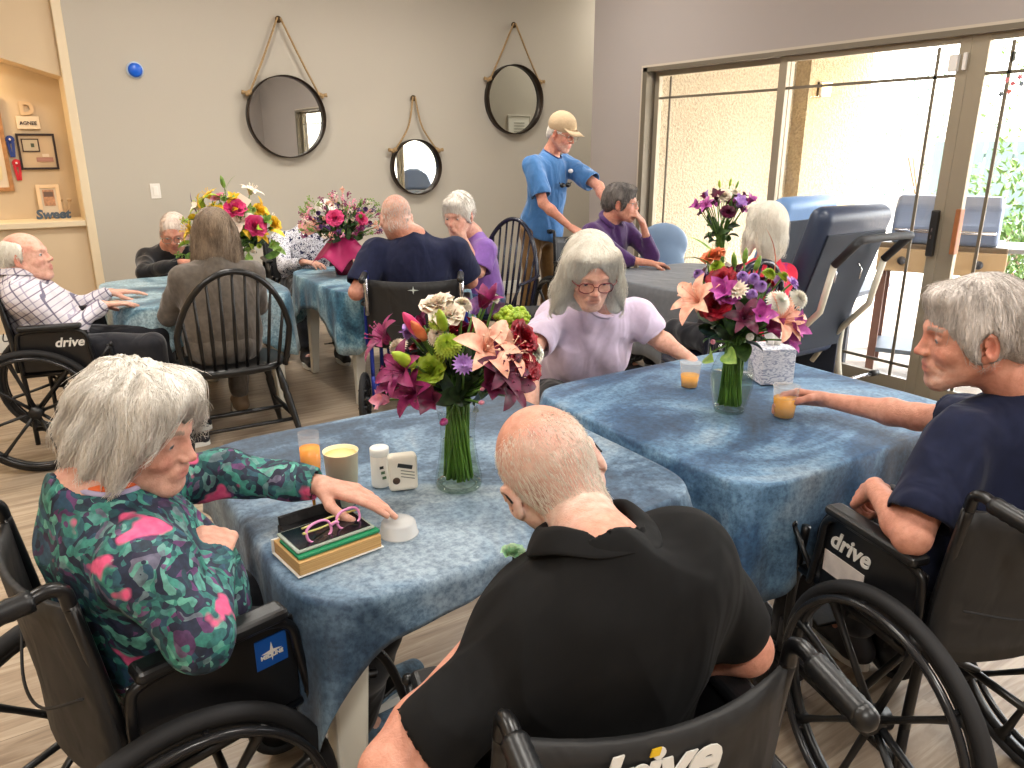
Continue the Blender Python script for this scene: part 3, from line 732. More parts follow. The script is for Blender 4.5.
# ------------------------------------------------------------------ wheelchair (origin on the floor under the seat, forward = +Y)
def wheelchair(loc, ang, label, frame=None, small=False, logo='drive', W=.215, group=None, back=True, push=.14, legs=True, bh=.885):
    frame = frame or BLK; root = empty('wheelchair', loc, ang, label, 'wheelchair', group)
    yb = -.20
    f = MB()
    for s in (-1, 1):
        x = s*W
        f.tube(catmull([(x, yb+.02, .30), (x, yb+.01, .55), (x, yb-.01, .72), (x, yb-.03, bh-.03)], 4), .0115, 10)
        f.tube([(x, yb+.02, .12), (x, yb+.02, .32)], .0115, 10)
        f.tube([(x, yb+.02, .47), (x, .20, .48)], .0115, 10); f.tube([(x, yb+.02, .20), (x, .22, .20)], .0115, 10)
        f.tube(catmull([(x, .20, .19), (x, .225, .30), (x, .215, .47), (x, .20, .60)], 4), .0115, 10)
        f.tube([(x, .20, .48), (x, .30, .44)], .010, 8)
    f.tube([(-W, .0, .21), (W, .02, .46)], .010, 8); f.tube([(W, .0, .21), (-W, .02, .46)], .010, 8); f.build('frame', frame, root)
    st = MB(); n = 9; vs = []
    for j in range(2):
        for i in range(n):
            u = i/(n-1)*2-1; vs.append((u*(W-.004), -.19+j*.40, .485-.022*(1-u*u)))
    st.add(vs, [(i, i+1, n+i+1, n+i) for i in range(n-1)], True)
    so_ = st.build('seat', VIN, root); md = so_.modifiers.new('t', 'SOLIDIFY'); md.thickness = .014
    if back:
        bk = MB(); n = 13; mrow = 9; vs = []
        for j in range(mrow):
            z = .49+(bh-.035-.49)*j/(mrow-1)
            for i in range(n):
                u = i/(n-1)*2-1; vs.append((u*(W+.010), yb+.0-.03*max(0, (z-.6)/.3)-.050*(1-u*u), z-.012*(1-u*u)*(j/(mrow-1))))
        bk.add(vs, [(j*n+i, j*n+i+1, (j+1)*n+i+1, (j+1)*n+i) for j in range(mrow-1) for i in range(n-1)], True)
        bo = bk.build('backrest', VIN, root); md = bo.modifiers.new('t', 'SOLIDIFY'); md.thickness = .012; md.offset = 0
        pk = MB(); pk.tube(catmull([(-W*.9, yb-.045, .63), (-.05, yb-.076, .60), (.08, yb-.076, .62), (W*.95, yb-.036, .68)], 6), .0028, 6); pk.build('pocket_seam', RUB, bo)
    for s in (-1, 1):
        x = s*W; g = MB(); g.tube(catmull([(x, yb-.03, bh-.035), (x, yb-.035, bh-.005), (x, yb-.055, bh+.005), (x, yb-.085, bh-.002)], 5), .0115, 10)
        ph = g.build('push_handle', frame, root)
        g = MB(); pts = [(x, yb-.075-push*i/14, bh-.001-.012*i/14) for i in range(15)]; g.tube(pts, [.0165+.0014*(i % 2) for i in range(15)], 12); g.sphere((x, yb-.075-push, bh-.013), .0175, 10, 8); g.build('grip', BLKP, ph)
    for s in (-1, 1):
        x = s*(W+.022)
        a = MB(); a.box((x, -.035, .705), (.052, .27, .026), bev=.012); ar = a.build('armrest', BLKP, root)
        p = MB(); p.tube(catmull([(x-.0*s, yb+.02, .48), (x, yb+.02, .64), (x, yb+.05, .685), (x, .0, .688), (x, .07, .686), (x, .11, .66), (x, .12, .60), (x, .14, .48)], 4), .010, 8)
        p.build('arm_tube', frame, ar)
        p = MB(); p.box((x-.012*s, -.03, .585), (.008, .30, .19), bev=.004); sp = p.build('side_panel', M('panel_black', (24, 24, 26), .3), root)
        if logo:
            R = np.column_stack([V(0, -s*-1, 0), V(0, 0, 1), V(s, 0, 0)]) if s < 0 else np.column_stack([V(0, 1, 0), V(0, 0, 1), V(1, 0, 0)])
            if s < 0: R = np.column_stack([V(0, -1, 0), V(0, 0, 1), V(-1, 0, 0)])
            if logo == 'drive': place_word(word('drive', .062, WLET, shear=.25, bold=.0015), WLET, sp, mtx(R, (x-.007*s, .035, .625)))
    cz, R_ = (.305, .305) if not small else (.155, .155)
    yc = -.145 if not small else -.16
    for s in (-1, 1):
        x = s*(W+.055); wn = MB()
        wn.lathe([(R_-.028, -.014), (R_-.010, -.0165), (R_, -.008), (R_, .008), (R_-.010, .0165), (R_-.028, .014)], (x, yc, cz), 56, (1, 0, 0), True)
        wh = wn.build('wheel', RUB, root)
        rm = MB(); rm.lathe([(R_-.045, -.008), (R_-.026, -.011), (R_-.026, .011), (R_-.045, .008)], (x, yc, cz), 56, (1, 0, 0), True); rm.cyl((x-.03, yc, cz), (x+.03, yc, cz), .030, 20)
        ns = 4 if not small else 3
        for k in range(ns*2):
            a0 = 2*PI*k/(ns*2)+.2; sp_ = .10 if k % 2 == 0 else -.10
            d0 = V(0, math.cos(a0), math.sin(a0)); d1 = V(0, math.cos(a0+sp_), math.sin(a0+sp_)); c0 = V(x, yc, cz)
            rm.tube([c0+d0*.02, c0+d1*(R_*.55), c0+d1*(R_-.052), c0+d1*(R_-.034)], [.0105, .0085, .0115, .024], 8, flat=.85)
        rm.build('spokes', BLKP, wh)
        if not small:
            hr = MB(); xo = x+s*.030; hr.tube([(xo, yc+.268*math.cos(2*PI*i/56), cz+.268*math.sin(2*PI*i/56)) for i in range(56)], .0095, 8, closed=True)
            for k in range(6):
                a0 = 2*PI*k/6+.3; hr.tube([(x+s*.008, yc+.270*math.cos(a0), cz+.270*math.sin(a0)), (xo, yc+.268*math.cos(a0), cz+.268*math.sin(a0))], .006, 6)
            hr.build('handrim', M('handrim_black', (34, 34, 36), .25), wh)
    for s in (-1, 1):
        x = s*(W-.005); c = MB(); cr = .10; y = .27
        c.lathe([(cr-.022, -.014), (cr-.004, -.014), (cr, -.006), (cr, .006), (cr-.004, .014), (cr-.022, .014)], (x, y, cr), 32, (1, 0, 0), True); ca = c.build('caster', RUB, root)
        c = MB(); c.lathe([(.0, -.010), (cr-.02, -.008), (cr-.02, .008), (0, .010)], (x, y, cr), 20, (1, 0, 0)); 
        for q in (-1, 1): c.tube([(x+q*.022, y, cr), (x+q*.022, y-.025, .215)], .007, 6)
        c.tube([(x, y-.025, .20), (x, y-.03, .30)], .014, 10); c.build('fork', M('fork_grey', (60, 60, 64), .4, .4), ca)
        b = MB(); b.tube([(s*(W+.02), .13, .50), (s*(W+.03), .21, .60)], .007, 6); b.sphere((s*(W+.03), .215, .605), .012, 8, 6); b.build('brake_lever', BLKP, root)
    if legs:
        for s in (-1, 1):
            x = s*(W-.02); l = MB(); l.tube(catmull([(x, .21, .50), (x, .30, .49), (x, .36, .40), (x*.95, .43, .16)], 6), .0105, 8); lg = l.build('leg_rest', frame, root)
            l = MB(); l.box((x*.6, .47, .13), (.14, .15, .012), rotx(.25), bev=.005); l.build('footplate', BLKP, lg)
    return root
# ------------------------------------------------------------------ bow-back chair (origin on floor, occupant faces +Y)
def windsor(loc, ang, label, mat, arms=False, bh=1.04, W=.235):
    root = empty('windsor_chair', loc, ang, label, 'chair'); s = MB(); out = []
    for i in range(40):
        t = 2*PI*i/40; x, y = math.cos(t), math.sin(t); k = (abs(x)**2.8+abs(y)**2.8)**(-1/2.8); out.append((x*k*W*(1.0+.06*y), y*k*.215))
    n = len(out); vs = [(x*.93, y*.93, .430) for x, y in out]+[(x, y, .445) for x, y in out]+[(x, y, .460) for x, y in out]+[(x*.95, y*.95, .470) for x, y in out]+[(x*.5, y*.5, .458) for x, y in out]
    fs = [(k*n+i, k*n+(i+1) % n, (k+1)*n+(i+1) % n, (k+1)*n+i) for k in range(4) for i in range(n)]+[tuple(range(n))[::-1], tuple(4*n+i for i in range(n))]
    s.add(vs, fs, True); s.build('seat', mat, root)
    for x in (-1, 1):
        for y in (-1, 1):
            l = MB(); a = V(x*(W-.065), y*.14, .44); b = V(x*(W+.015), y*(.235 if y > 0 else .265), 0)
            pts = [a+(b-a)*t for t in (0, .12, .25, .3, .35, .6, .75, .8, .85, 1)]; l.tube(pts, [.013, .016, .021, .016, .021, .017, .015, .019, .015, .012], 12); l.build('leg', mat, root)
    st = MB(); mid = lambda x, y, t: V(x*(W-.065), y*.14, .44)*(1-t)+V(x*(W+.015), y*(.235 if y > 0 else .265), 0)*t
    for x in (-1, 1): st.tube([mid(x, 1, .6), (mid(x, 1, .6)+mid(x, -1, .6))/2, mid(x, -1, .6)], [.009, .014, .009], 10)
    a, b = (mid(-1, 1, .6)+mid(-1, -1, .6))/2, (mid(1, 1, .6)+mid(1, -1, .6))/2; st.tube([a, (a+b)/2, b], [.009, .013, .009], 10)
    st.tube([mid(-1, -1, .62), mid(1, -1, .62)], .010, 8); st.build('stretcher', mat, root)
    bw = MB(); H_ = bh-.45
    def bowp(t):
        x = math.cos(t); z = math.sin(t); return V(x*(W+.012)*(1.0 if z > .35 else .84+.16*z/.35), -.185-.11*max(z, 0)*1.0-.0, .455+H_*max(0, z)**.85)
    bpts = [bowp(PI*i/36) for i in range(37)]; bw.tube(bpts, .0185, 10, flat=.8); bw.build('bow', mat, root)
    ns = 9
    for i in range(ns):
        u = (i-(ns-1)/2)/((ns-1)/2); xb = u*(W-.065); xt = u*(W-.035)
        t = math.acos(max(-1, min(1, xt/(W+.012)))); tp = bowp(t)
        m_ = MB(); a = V(xb, -.175-.0*u, .465); m_.tube([a, a+(tp-a)*.35, tp], [.0075, .0095, .0065], 8); m_.build('spindle', mat, root)
    if arms:
        for x in (-1, 1):
            m_ = MB(); m_.tube(catmull([(x*(W-.0), -.235, .68), (x*(W+.045), -.05, .675), (x*(W+.055), .12, .67)], 6), .014, 10, flat=.7); m_.tube([(x*(W+.045), .08, .665), (x*(W-.03), .10, .47)], .010, 8); m_.build('armrest', mat, root)
    return root
# ------------------------------------------------------------------ moulded table and its cloth
def superell(t, a, b, p):
    x, y = math.cos(t), math.sin(t); k = (abs(x)**p+abs(y)**p)**(-1/p); return x*k*a, y*k*b
def table(cx, cy, a, b, H_, label, p=6., mat=None, inset=.10):
    mat = mat or M('white_resin', (222, 220, 208), .45); root = empty('dining_table', (cx, cy, 0), 0, label, 'table')
    out = [superell(2*PI*(i+.5)/64, a-.015, b-.015, p) for i in range(64)]; t = MB(); t.prism(out, H_-.035, H_-.006); t.build('tabletop', mat, root)
    for x in (-1, 1):
        for y in (-1, 1):
            l = MB(); px_, py_ = x*(a-inset), y*(b-inset); n = 5
            for k, (o1, o2, z0, z1) in enumerate(((0, .0, H_-.03, 0),)):
                w0, w1 = .042, .023; vs = []
                for z, w_, off in ((H_-.03, w0*1.25, 0), (H_-.10, w0, 0), (0, w1, .02)):
                    for dx, dy in ((-1, -1), (1, -1), (1, 1), (-1, 1)): vs.append((px_+x*off+dx*w_, py_+y*off+dy*w_, z))
                fs = [(j*4+i, j*4+(i+1) % 4, (j+1)*4+(i+1) % 4, (j+1)*4+i) for j in range(2) for i in range(4)]+[(0, 1, 2, 3), (11, 10, 9, 8)]; l.add(vs, fs)
            o = l.build('leg', mat, root); bv = o.modifiers.new('b', 'BEVEL'); bv.width = .008; bv.segments = 2
    return root
def cloth(cx, cy, a, b, H_, mat, label, p=6., drop=.16, corner=.14, seed=1, rot=0., wave=.02, folds=9, cdrop=None, cat='tablecloth', cexp=5):
    N = 288; rs = random.Random(seed); vs = []; rings = []
    edge = []
    ph = [rs.random()*6.28 for _ in range(6)]
    for i in range(N):
        t = 2*PI*i/N; x, y = superell(t+rot*0, a, b, p); cn = (abs(math.sin(2*t)))**cexp
        dr = drop+corner*cn+.012*math.sin(5*t+ph[0])+.008*math.sin(11*t+ph[1])
        if cdrop:
            for (ct, cw, ca) in cdrop:
                d = math.atan2(math.sin(t-ct), math.cos(t-ct)); dr += ca*math.exp(-(d/cw)**2)
        edge.append((t, x, y, cn, max(.05, dr)))
    for k in (.0, .25, .5, .75, .93, .98): rings.append([(x*k, y*k, H_+.0015*vn2(x*k, y*k, seed)) for t, x, y, cn, dr in edge])
    rings.append([(x*.998, y*.998, H_-.001) for t, x, y, cn, dr in edge]); rings.append([(x+.004*nrm((x, y))[0], y+.004*nrm((x, y))[1], H_-.010) for t, x, y, cn, dr in edge])
    for q in (.12, .25, .4, .55, .7, .85, 1.):
        row = []
        for t, x, y, cn, dr in edge:
            nx, ny = nrm((x, y)); fo = (math.sin(t*folds*2+ph[2]+.8*math.sin(3*t+ph[3]))*.5+.5*math.sin(t*folds*3.3+ph[4]))*wave*q*(.35+1.4*cn)+cn*.03*q+.008
            row.append((x+nx*fo, y+ny*fo, H_-.010-dr*q))
        rings.append(row)
    m = MB(); vs = []; fs = []
    for r_ in rings: vs += r_
    K = len(rings)
    for j in range(1, K-1): fs += [(j*N+i, j*N+(i+1) % N, (j+1)*N+(i+1) % N, (j+1)*N+i) for i in range(N)]
    vs = vs[N:]; fs = [tuple(q-N for q in f) for f in fs]; ctr = len(vs); vs.append((0, 0, H_)); fs += [(ctr, i, (i+1) % N) for i in range(N)]
    m.add(vs, fs, True); o = m.build('tablecloth', mat, None); o.location = (cx, cy, 0); tag(o, label, cat)
    md = o.modifiers.new('t', 'SOLIDIFY'); md.thickness = .0025; md.offset = -1
    return o
def vn2(x, y, s): return math.sin(x*9+s)+math.sin(y*11+s*2)+math.sin((x+y)*7)
def cloth_dye(key, dark, mid, light, scale=1.7, off=(0, 0, 0), rough=.56):
    m, nt, b = newmat(key); tc = nd(nt, 'ShaderNodeTexCoord'); mp = nd(nt, 'ShaderNodeMapping'); mp.inputs['Location'].default_value = off; mp.inputs['Scale'].default_value = (1, 1.5, 1); lk(nt, tc.outputs['Object'], mp.inputs['Vector'])
    n = noise_n(nt, mp.outputs[0], scale, 5, .62, 1.0); r = ramp(nt, [(.32, rgb(dark)), (.47, rgb(mid)), (.56, rgb(light)), (.66, rgb(tuple(min(255, int(c*.6+74)) for c in light)))]); lk(nt, n.outputs['Fac'], r.inputs[0])
    n2 = noise_n(nt, coords(nt, (1, 1, 1)), 75, 4, .7); r2 = ramp(nt, [(.36, (.56, .61, .66)), (.60, (1.26, 1.23, 1.20))]); lk(nt, n2.outputs['Fac'], r2.inputs[0])
    n3 = noise_n(nt, coords(nt, (9, 1.2, 1)), 6, 3, .6); r3 = ramp(nt, [(.35, (.84, .86, .88)), (.65, (1.1, 1.1, 1.1))]); lk(nt, n3.outputs['Fac'], r3.inputs[0])
    c = mixc(nt, 1., r.outputs[0], r2.outputs[0], 'MULTIPLY'); c = mixc(nt, .8, c, mixc(nt, 1., c, r3.outputs[0], 'MULTIPLY')); lk(nt, c, b.inputs['Base Color'])
    b.inputs['Roughness'].default_value = rough; b.inputs['Specular IOR Level'].default_value = .4; b.inputs['Sheen Weight'].default_value = .1
    w = noise_n(nt, coords(nt), 220, 2); bump(nt, b, w.outputs['Fac'], .12, .002); return m
# ------------------------------------------------------------------ flowers
def petal_mat(key, base, tip, rough=.5):
    if key in MATS: return MATS[key]
    m, nt, b = newmat(key); v = coords(nt, kind='Generated'); n = noise_n(nt, coords(nt), 45, 3); r = ramp(nt, [(.35, rgb(base)), (.65, rgb(tip))])
    lk(nt, n.outputs['Fac'], r.inputs[0]); lk(nt, r.outputs[0], b.inputs['Base Color']); b.inputs['Roughness'].default_value = rough
    b.inputs['Subsurface Weight'].default_value = .1; b.inputs['Subsurface Scale'].default_value = .005; MATS[key] = m; return m
def petal(mb, R, c, L, W_, curl, n=6, tipw=.0, cup=.25, tilt=0.):
    "petal along +Y of R, opening angle by tilt (0 = up along Z), recurving by curl"
    vs = []; p = V(0, 0, 0); a = tilt
    for i in range(n+1):
        u = i/n; w_ = W_*math.sin(PI*min(1, u*.86+.14))**.8*(1-.0*u)+tipw*u; 
        for j, s in enumerate((-1, 0, 1)): vs.append(V(s*w_, p[1], p[2])+V(0, 0, 1)*(abs(s)*cup*w_*math.sin(a)) - V(0, 1, 0)*(abs(s)*cup*w_*math.cos(a)))
        a += curl/n; p = p+V(0, math.sin(a), math.cos(a))*(L/n)
    fs = [(i*3+j, i*3+j+1, (i+1)*3+j+1, (i+1)*3+j) for i in range(n) for j in (0, 1)]
    mb.add([R @ v+c for v in vs], fs, True)
def f_lily(L=.085, W_=.019):
    m = MB()
    for k in range(6): petal(m, rotz(k*PI/3), V(0, 0, 0), L*(1 if k % 2 else .92), W_*(1 if k % 2 else .8), 1.5, 7, tilt=.35, cup=.3)
    for k in range(6):
        a = k*PI/3+.4; m.tube([(0, 0, 0), (.012*math.cos(a), .012*math.sin(a), .035), (.022*math.cos(a), .022*math.sin(a), .055)], .0012, 4); m.sphere((.022*math.cos(a), .022*math.sin(a), .056), (.003, .003, .002), 6, 4)
    return m.mesh()
def f_mum(R_=.032, L=.026, seed=0, W_=.0045, dome=.9):
    m = MB(); g = 0
    for ring in range(7):
        n = 8+ring*3; tl = .12+ring*.27*dome
        for k in range(n): petal(m, rotz(2*PI*k/n+ring*.7), V(0, 0, .004-ring*.0008), L*(.55+.09*ring), W_, .5, 3, tilt=tl, cup=.5)
    return m.mesh()
def f_rose(R_=.024, seed=0, n_=5):
    m = MB(); rs = random.Random(seed)
    for ring in range(n_):
        n = 3+ring
        for k in range(n): petal(m, rotz(2*PI*k/n+ring*.9+rs.random()*.3), rotz(2*PI*k/n+ring*.9) @ V(0, .0015+.0028*ring, 0), R_*(1.0-.02*ring), R_*(.42+.1*ring), .25+.28*ring, 4, tilt=.02+.10*ring, cup=.55)
    return m.mesh()
def f_trumpet(L=.05, W_=.014):
    m = MB()
    for k in range(6): petal(m, rotz(k*PI/3), V(0, 0, 0), L*(1 if k % 2 else .85), W_*(1 if k % 2 else .7), .75, 5, tilt=.28, cup=.35)
    return m.mesh()
def f_daisy(L=.024):
    m = MB()
    for ring in range(3):
        for k in range(16): petal(m, rotz(2*PI*k/16+ring*.2), V(0, 0, .002*ring), L*(1-.2*ring), .0038, .2, 3, tilt=1.25-.35*ring, cup=.3)
    m.sphere((0, 0, .004), (.006, .006, .004), 8, 5); return m.mesh()
def f_bud(L=.05, r=.009):
    m = MB(); m.lathe([(0, 0), (r*.7, L*.12), (r, L*.4), (r*.75, L*.75), (r*.2, L*.97), (0, L)], n=10); return m.mesh()
def f_puff(R_=.03, n=90, seed=0, pr=.007):
    m = MB(); rs = np.random.RandomState(seed)
    for i in range(n):
        d = nrm(rs.normal(size=3)+V(0, 0, .4)); m.sphere(d*R_*(.8+.2*rs.rand()), pr*(.8+.4*rs.rand()), 5, 4)
    m.sphere((0, 0, 0), R_*.8, 8, 6); return m.mesh()
def f_leaf(L=.08, W_=.016):
    m = MB(); petal(m, np.eye(3), V(0, 0, 0), L, W_, .9, 7, tilt=.25, cup=.4); return m.mesh()
def f_sprig(L=.07, seed=0, n=14, r=.004):
    m = MB(); rs = np.random.RandomState(seed); m.tube([(0, 0, 0), (0, 0, L)], .0011, 4)
    for i in range(n):
        a = rs.rand()*6.28; z = L*(.25+.75*rs.rand()); q = V(math.cos(a)*.018*rs.rand()+.004, math.sin(a)*.018*rs.rand(), z+.01); m.tube([(0, 0, z-.01), q], .0007, 3); m.sphere(q, r, 5, 4)
    return m.mesh()
PROTO = {}
def proto(kind):
    if kind not in PROTO:
        PROTO[kind] = {'lily': f_lily, 'chrysanthemum': f_mum, 'rose': f_rose, 'alstroemeria': f_trumpet, 'daisy': f_daisy, 'bud': f_bud, 'hydrangea': f_puff, 'leaf': f_leaf, 'sprig': f_sprig, 'long_leaf': lambda: f_leaf(.17, .006), 'carnation': lambda: f_rose(.026, 5, 7), 'broad_leaf': lambda: f_leaf(.06, .024), 'button': lambda: f_mum(.02, .014, 0, .003, 1.0)}[kind]()
    return PROTO[kind]
STEM = M('green_stem', (92, 130, 52), .5, nz=.25); LEAF = petal_mat('leaf_green', (38, 66, 28), (76, 112, 48)); LEAFD = petal_mat('leaf_dark', (26, 40, 24), (52, 76, 38))
def bouquet(loc, label, items, leaves=40, R_=.15, H_=.2, neck=.022, base=(0, 0), bottom=.02, group=None, seed=0, zneck=.2, stems=14, lmat=None, spread_bottom=.036):
    "items: (kind, material, x, y, z (relative), scale). stems run from the bloom through the vase neck to the vase bottom"
    root = empty('bouquet', loc, 0, label, 'flowers', group); rs = np.random.RandomState(seed); st = MB()
    for i, it in enumerate(items):
        kind, mat, x, y, z, s = it[:6]; p = V(x, y, z); a = rs.rand()*6.28; nk = V(math.cos(a), math.sin(a), 0)*neck*rs.rand()+V(0, 0, zneck)
        d = nrm(V(x, y, (z-zneck)*.55+.02)) if len(it) < 7 else nrm(V(*it[6])); R = frame_z(d) @ rotz(rs.rand()*6.28); me = proto(kind).copy() if False else proto(kind)
        me2 = bpy.data.meshes.new(kind) if False else None
        o = bpy.data.objects.new(kind if kind not in ('sprig', 'button') else {'sprig': 'filler_sprig', 'button': 'button_flower'}[kind], flower_mesh(kind, mat)); C.objects.link(o); o.parent = root
        o.matrix_basis = mtx(R*s, tuple(p))
        if i < stems+40 and kind != 'leaf': 
            b = V(math.cos(a+.8), math.sin(a+.8), 0)*spread_bottom*rs.rand()**.5+V(0, 0, bottom); st.tube(catmull([b, nk, nk*.5+p*.5+V(0, 0, .01), p], 4), .0030, 5)
    if stems:
        for i in range(26):
            a = rs.rand()*6.28; a2 = a+.9*rs.rand(); b = V(math.cos(a2), math.sin(a2), 0)*spread_bottom*(.35+.65*rs.rand())+V(0, 0, bottom); nk = V(math.cos(a), math.sin(a), 0)*neck*rs.rand()+V(0, 0, zneck); st.tube([b, nk, nk*1.2+V(0, 0, .05)], .0034, 5)
    if st.v: st.build('stems', STEM, root, merge=False)
    for i in range(leaves):
        th = rs.rand()*6.28; el = rs.rand(); rr = R_*(.45+.5*rs.rand()); p0 = V(math.cos(th)*rr*.5, math.sin(th)*rr*.5, zneck+H_*(.05+.6*el)); d = nrm(V(math.cos(th), math.sin(th), .1+.9*rs.rand()))
        k = 'broad_leaf' if rs.rand() < .3 else 'leaf'; o = bpy.data.objects.new('leaf', flower_mesh(k, lmat or (LEAF if rs.rand() < .5 else LEAFD))); C.objects.link(o); o.parent = root
        o.matrix_basis = mtx(frame_z(d) @ rotz(rs.rand()*6.28)*(.7+.6*rs.rand()), tuple(p0))
    return root
FM = {}
def flower_mesh(kind, mat):
    k = (kind, mat.name)
    if k not in FM:
        me = proto(kind).copy(); me.materials.clear(); me.materials.append(mat); FM[k] = me
    return FM[k]
VG = None
def vase_glass(key='vase_glass', col=(.96, .98, .96)):
    if key in MATS: return MATS[key]
    m = glass_mat(key, .05, .0, col, 1.22 if 'foot' in key else 1.45); return m
def vase(loc, prof, label, water=.6):
    prof = [tuple(p_[:2]) for p_ in catmull([V(r, z, 0) for r, z in prof], 5)]
    root = empty('vase', loc, 0, label, 'vase'); m = MB(); m.lathe(prof, n=40); m.build('vase_body', vase_glass(), root)
    bt = MB(); bt.lathe([(prof[0][0]*.72, .0), (prof[0][0]-.001, .0), (prof[0][0]-.001, .009), (prof[0][0]*.72, .006)], n=40, closed=True); bt.build('vase_foot', vase_glass('vase_foot', (.92, .95, .90)), root)
    zt = prof[-1][1]*water; wp = [(r-.005, z) for r, z in prof if .012 < z < zt]; w_ = MB(); w_.lathe(wp+[(wp[-1][0], zt), (0, zt)], n=36); w_.build('water', glass_mat('water', .02, 0, (.95, .98, .88), 1.12), root); return root
def cup(loc, label, r=.036, h=.088, fill=.5, mat=None, juice=(247, 172, 16), group=None):
    root = empty('juice_cup', loc, 0, label, 'cup', group); m = MB(); rb = r*.76
    m.lathe([(0, .002), (rb, .0), (rb+(r-rb)*.3, h*.3), (r, h), (r+.0015, h), (r+.001, h-.003), (r-.0015, h-.003), (rb+(r-rb)*.3-.0015, h*.3), (rb-.0015, .003), (0, .004)], n=32); m.build('cup', mat or frosted(), root)
    if fill: j = MB(); rt = rb+(r-rb)*fill; j.lathe([(0, .004), (rb-.001, .004), (rt-.0005, h*fill), (0, h*fill)], n=32); j.build('juice', M('juice', juice, .25, nz=.04), root)
    return root
def frosted(key='frosted_plastic', a=.2):
    if key in MATS: return MATS[key]
    m = bpy.data.materials.new(key); m.use_nodes = True; nt = m.node_tree; b = nt.nodes['Principled BSDF']; o = nt.nodes['Material Output']
    b.inputs['Base Color'].default_value = rgb((236, 232, 226)); b.inputs['Roughness'].default_value = .3; t = nd(nt, 'ShaderNodeBsdfTransparent'); x = nd(nt, 'ShaderNodeMixShader'); x.inputs[0].default_value = a
    lk(nt, t.outputs[0], x.inputs[1]); lk(nt, b.outputs[0], x.inputs[2]); lk(nt, x.outputs[0], o.inputs['Surface']); MATS[key] = m; return m
# ------------------------------------------------------------------ reclining geriatric chair
GB = M('slate_blue_vinyl', (36, 50, 74), .42, nz=.06, nscale=8, bmp=.1); GBL = M('sky_blue_vinyl', (104, 142, 190), .42, bmp=.1); GFR = M('putty_frame', (190, 186, 170), .4)
def sdf_box(pts, r, h=.008, k=.03): pass
def recliner(loc, ang, label, bar=True, blue=None, lean=.30):
    blue = blue or GB; root = empty('reclining_chair', loc, ang, label, 'recliner')
    m = MB(); m.box((0, .05, .45), (.52, .52, .15), bev=.05); m.build('seat', blue, root)
    m = MB(); R = rotx(lean); ctr = V(0, -.27, .82); m.box(ctr, (.60, .13, .86), R, bev=.06); m.build('backrest', blue, root)
    m = MB(); m.box(ctr+R @ V(0, -.068, -.04), (.50, .012, .70), R, bev=.004); m.build('back_panel', M('back_panel_shaded_vinyl', (30, 40, 54), .75, nz=.08, nscale=5), root)  # panel colour darkened to stand in for shade on the chair's back
    for s in (-1, 1):
        x = s*.33; m = MB(); m.box((x, .02, .66), (.10, .50, .055), rotx(.10), bev=.027); ar = m.build('armrest', GBL if not bar else blue, root)
        f = MB(); f.tube(catmull([(x, .22, .63), (x, .22, .30), (x, .20, .12)], 5), .018, 8); f.tube(catmull([(x, -.20, .62), (x, -.19, .35), (x, -.24, .12)], 5), .018, 8); f.tube([(x, -.26, .12), (x, .26, .12)], .018, 8); f.tube([(x, -.22, .60), (x, .22, .64)], .014, 8)
        f.tube([(x, .20, .20), (x, -.20, .50)], .012, 8); f.build('side_frame', GFR, ar)
        p = MB(); p.box((s*.295, .0, .40), (.012, .40, .40), bev=.004); p.build('side_panel', M('recliner_panel', (34, 42, 58), .5), root)
    for s in (-1, 1):
        for y in (-.28, .28):
            m = MB(); m.lathe([(0, -.012), (.05, -.012), (.055, 0), (.05, .012), (0, .012)], (s*.33, y, .055), 20, (1, 0, 0)); c = m.build('caster', BLKP, root)
    if bar:
        g = MB()
        for s in (-1, 1):
            x = s*.215; p0 = V(x, -.235, .50); p1 = ctr+R @ V(x, -.085, .16)
            g.tube([p0, p1+V(0, -.01, -.25), p1+V(0, -.06, -.0)], .018, 8); g.tube([p0+V(0, .0, .02), (x, -.10, .30)], .016, 8)
            g.tube([(x, -.24, .58), (s*.28, -.12, .42), (s*.33, .02, .22)], .014, 8)
        g.tube([(-.215, -.24, .56), (.215, -.24, .56)], .014, 8); g.build('lift_frame', GFR, root)
        hd_ = MB(); a = [ctr+R @ V(s*.215, -.085, .16)+V(0, -.06, 0) for s in (-1, 1)]; b = [q+V(0, -.12, .13) for q in a]
        hd_.tube([a[0], a[0]*.15+b[0]*.85]+catmull([b[0]+V(0, 0, 0)+V(.0, 0, 0), b[0]+V(.04, -.01, .01), b[1]+V(-.04, -.01, .01), b[1]], 4)+[a[1]*.15+b[1]*.85, a[1]], .021, 10); hd_.build('push_handle', M('black_foam', (40, 42, 46), .7, bmp=.1), root)
        for s in (-1, 1):
            m = MB(); c0 = ctr+R @ V(s*.11, -.082, .10); m.tube([c0+V(0, 0, .04), c0+V(.012, -.02, .0), c0+V(0, -.02, -.05)], .005, 6); m.build('release_lever', CHR, root)
        m = MB(); m.tube([(.05, -.34, .24), (.40, -.38, .26)], .011, 8); m.build('foot_lever', CHR, root); m = MB(); m.cyl((.385, -.378, .26), (.43, -.39, .262), .018, 12); m.build('lever_cap', BLKP, root)
    return root
# ------------------------------------------------------------------ camera
sc = bpy.context.scene
cam = bpy.data.cameras.new('camera'); co = bpy.data.objects.new('camera', cam); C.objects.link(co)
cam.sensor_width = 36; cam.lens = 36*760/1024; cam.clip_start = .05; cam.clip_end = 200
PITCH = math.atan(237/760); YAW = math.radians(33)
co.location = (0, 0, 1.52); co.rotation_euler = (PI/2-PITCH, 0, -YAW); sc.camera = co
sc.view_settings.view_transform = 'Standard'; sc.view_settings.look = 'None'; sc.view_settings.exposure = EXPO = 0.17; sc.view_settings.gamma = 1

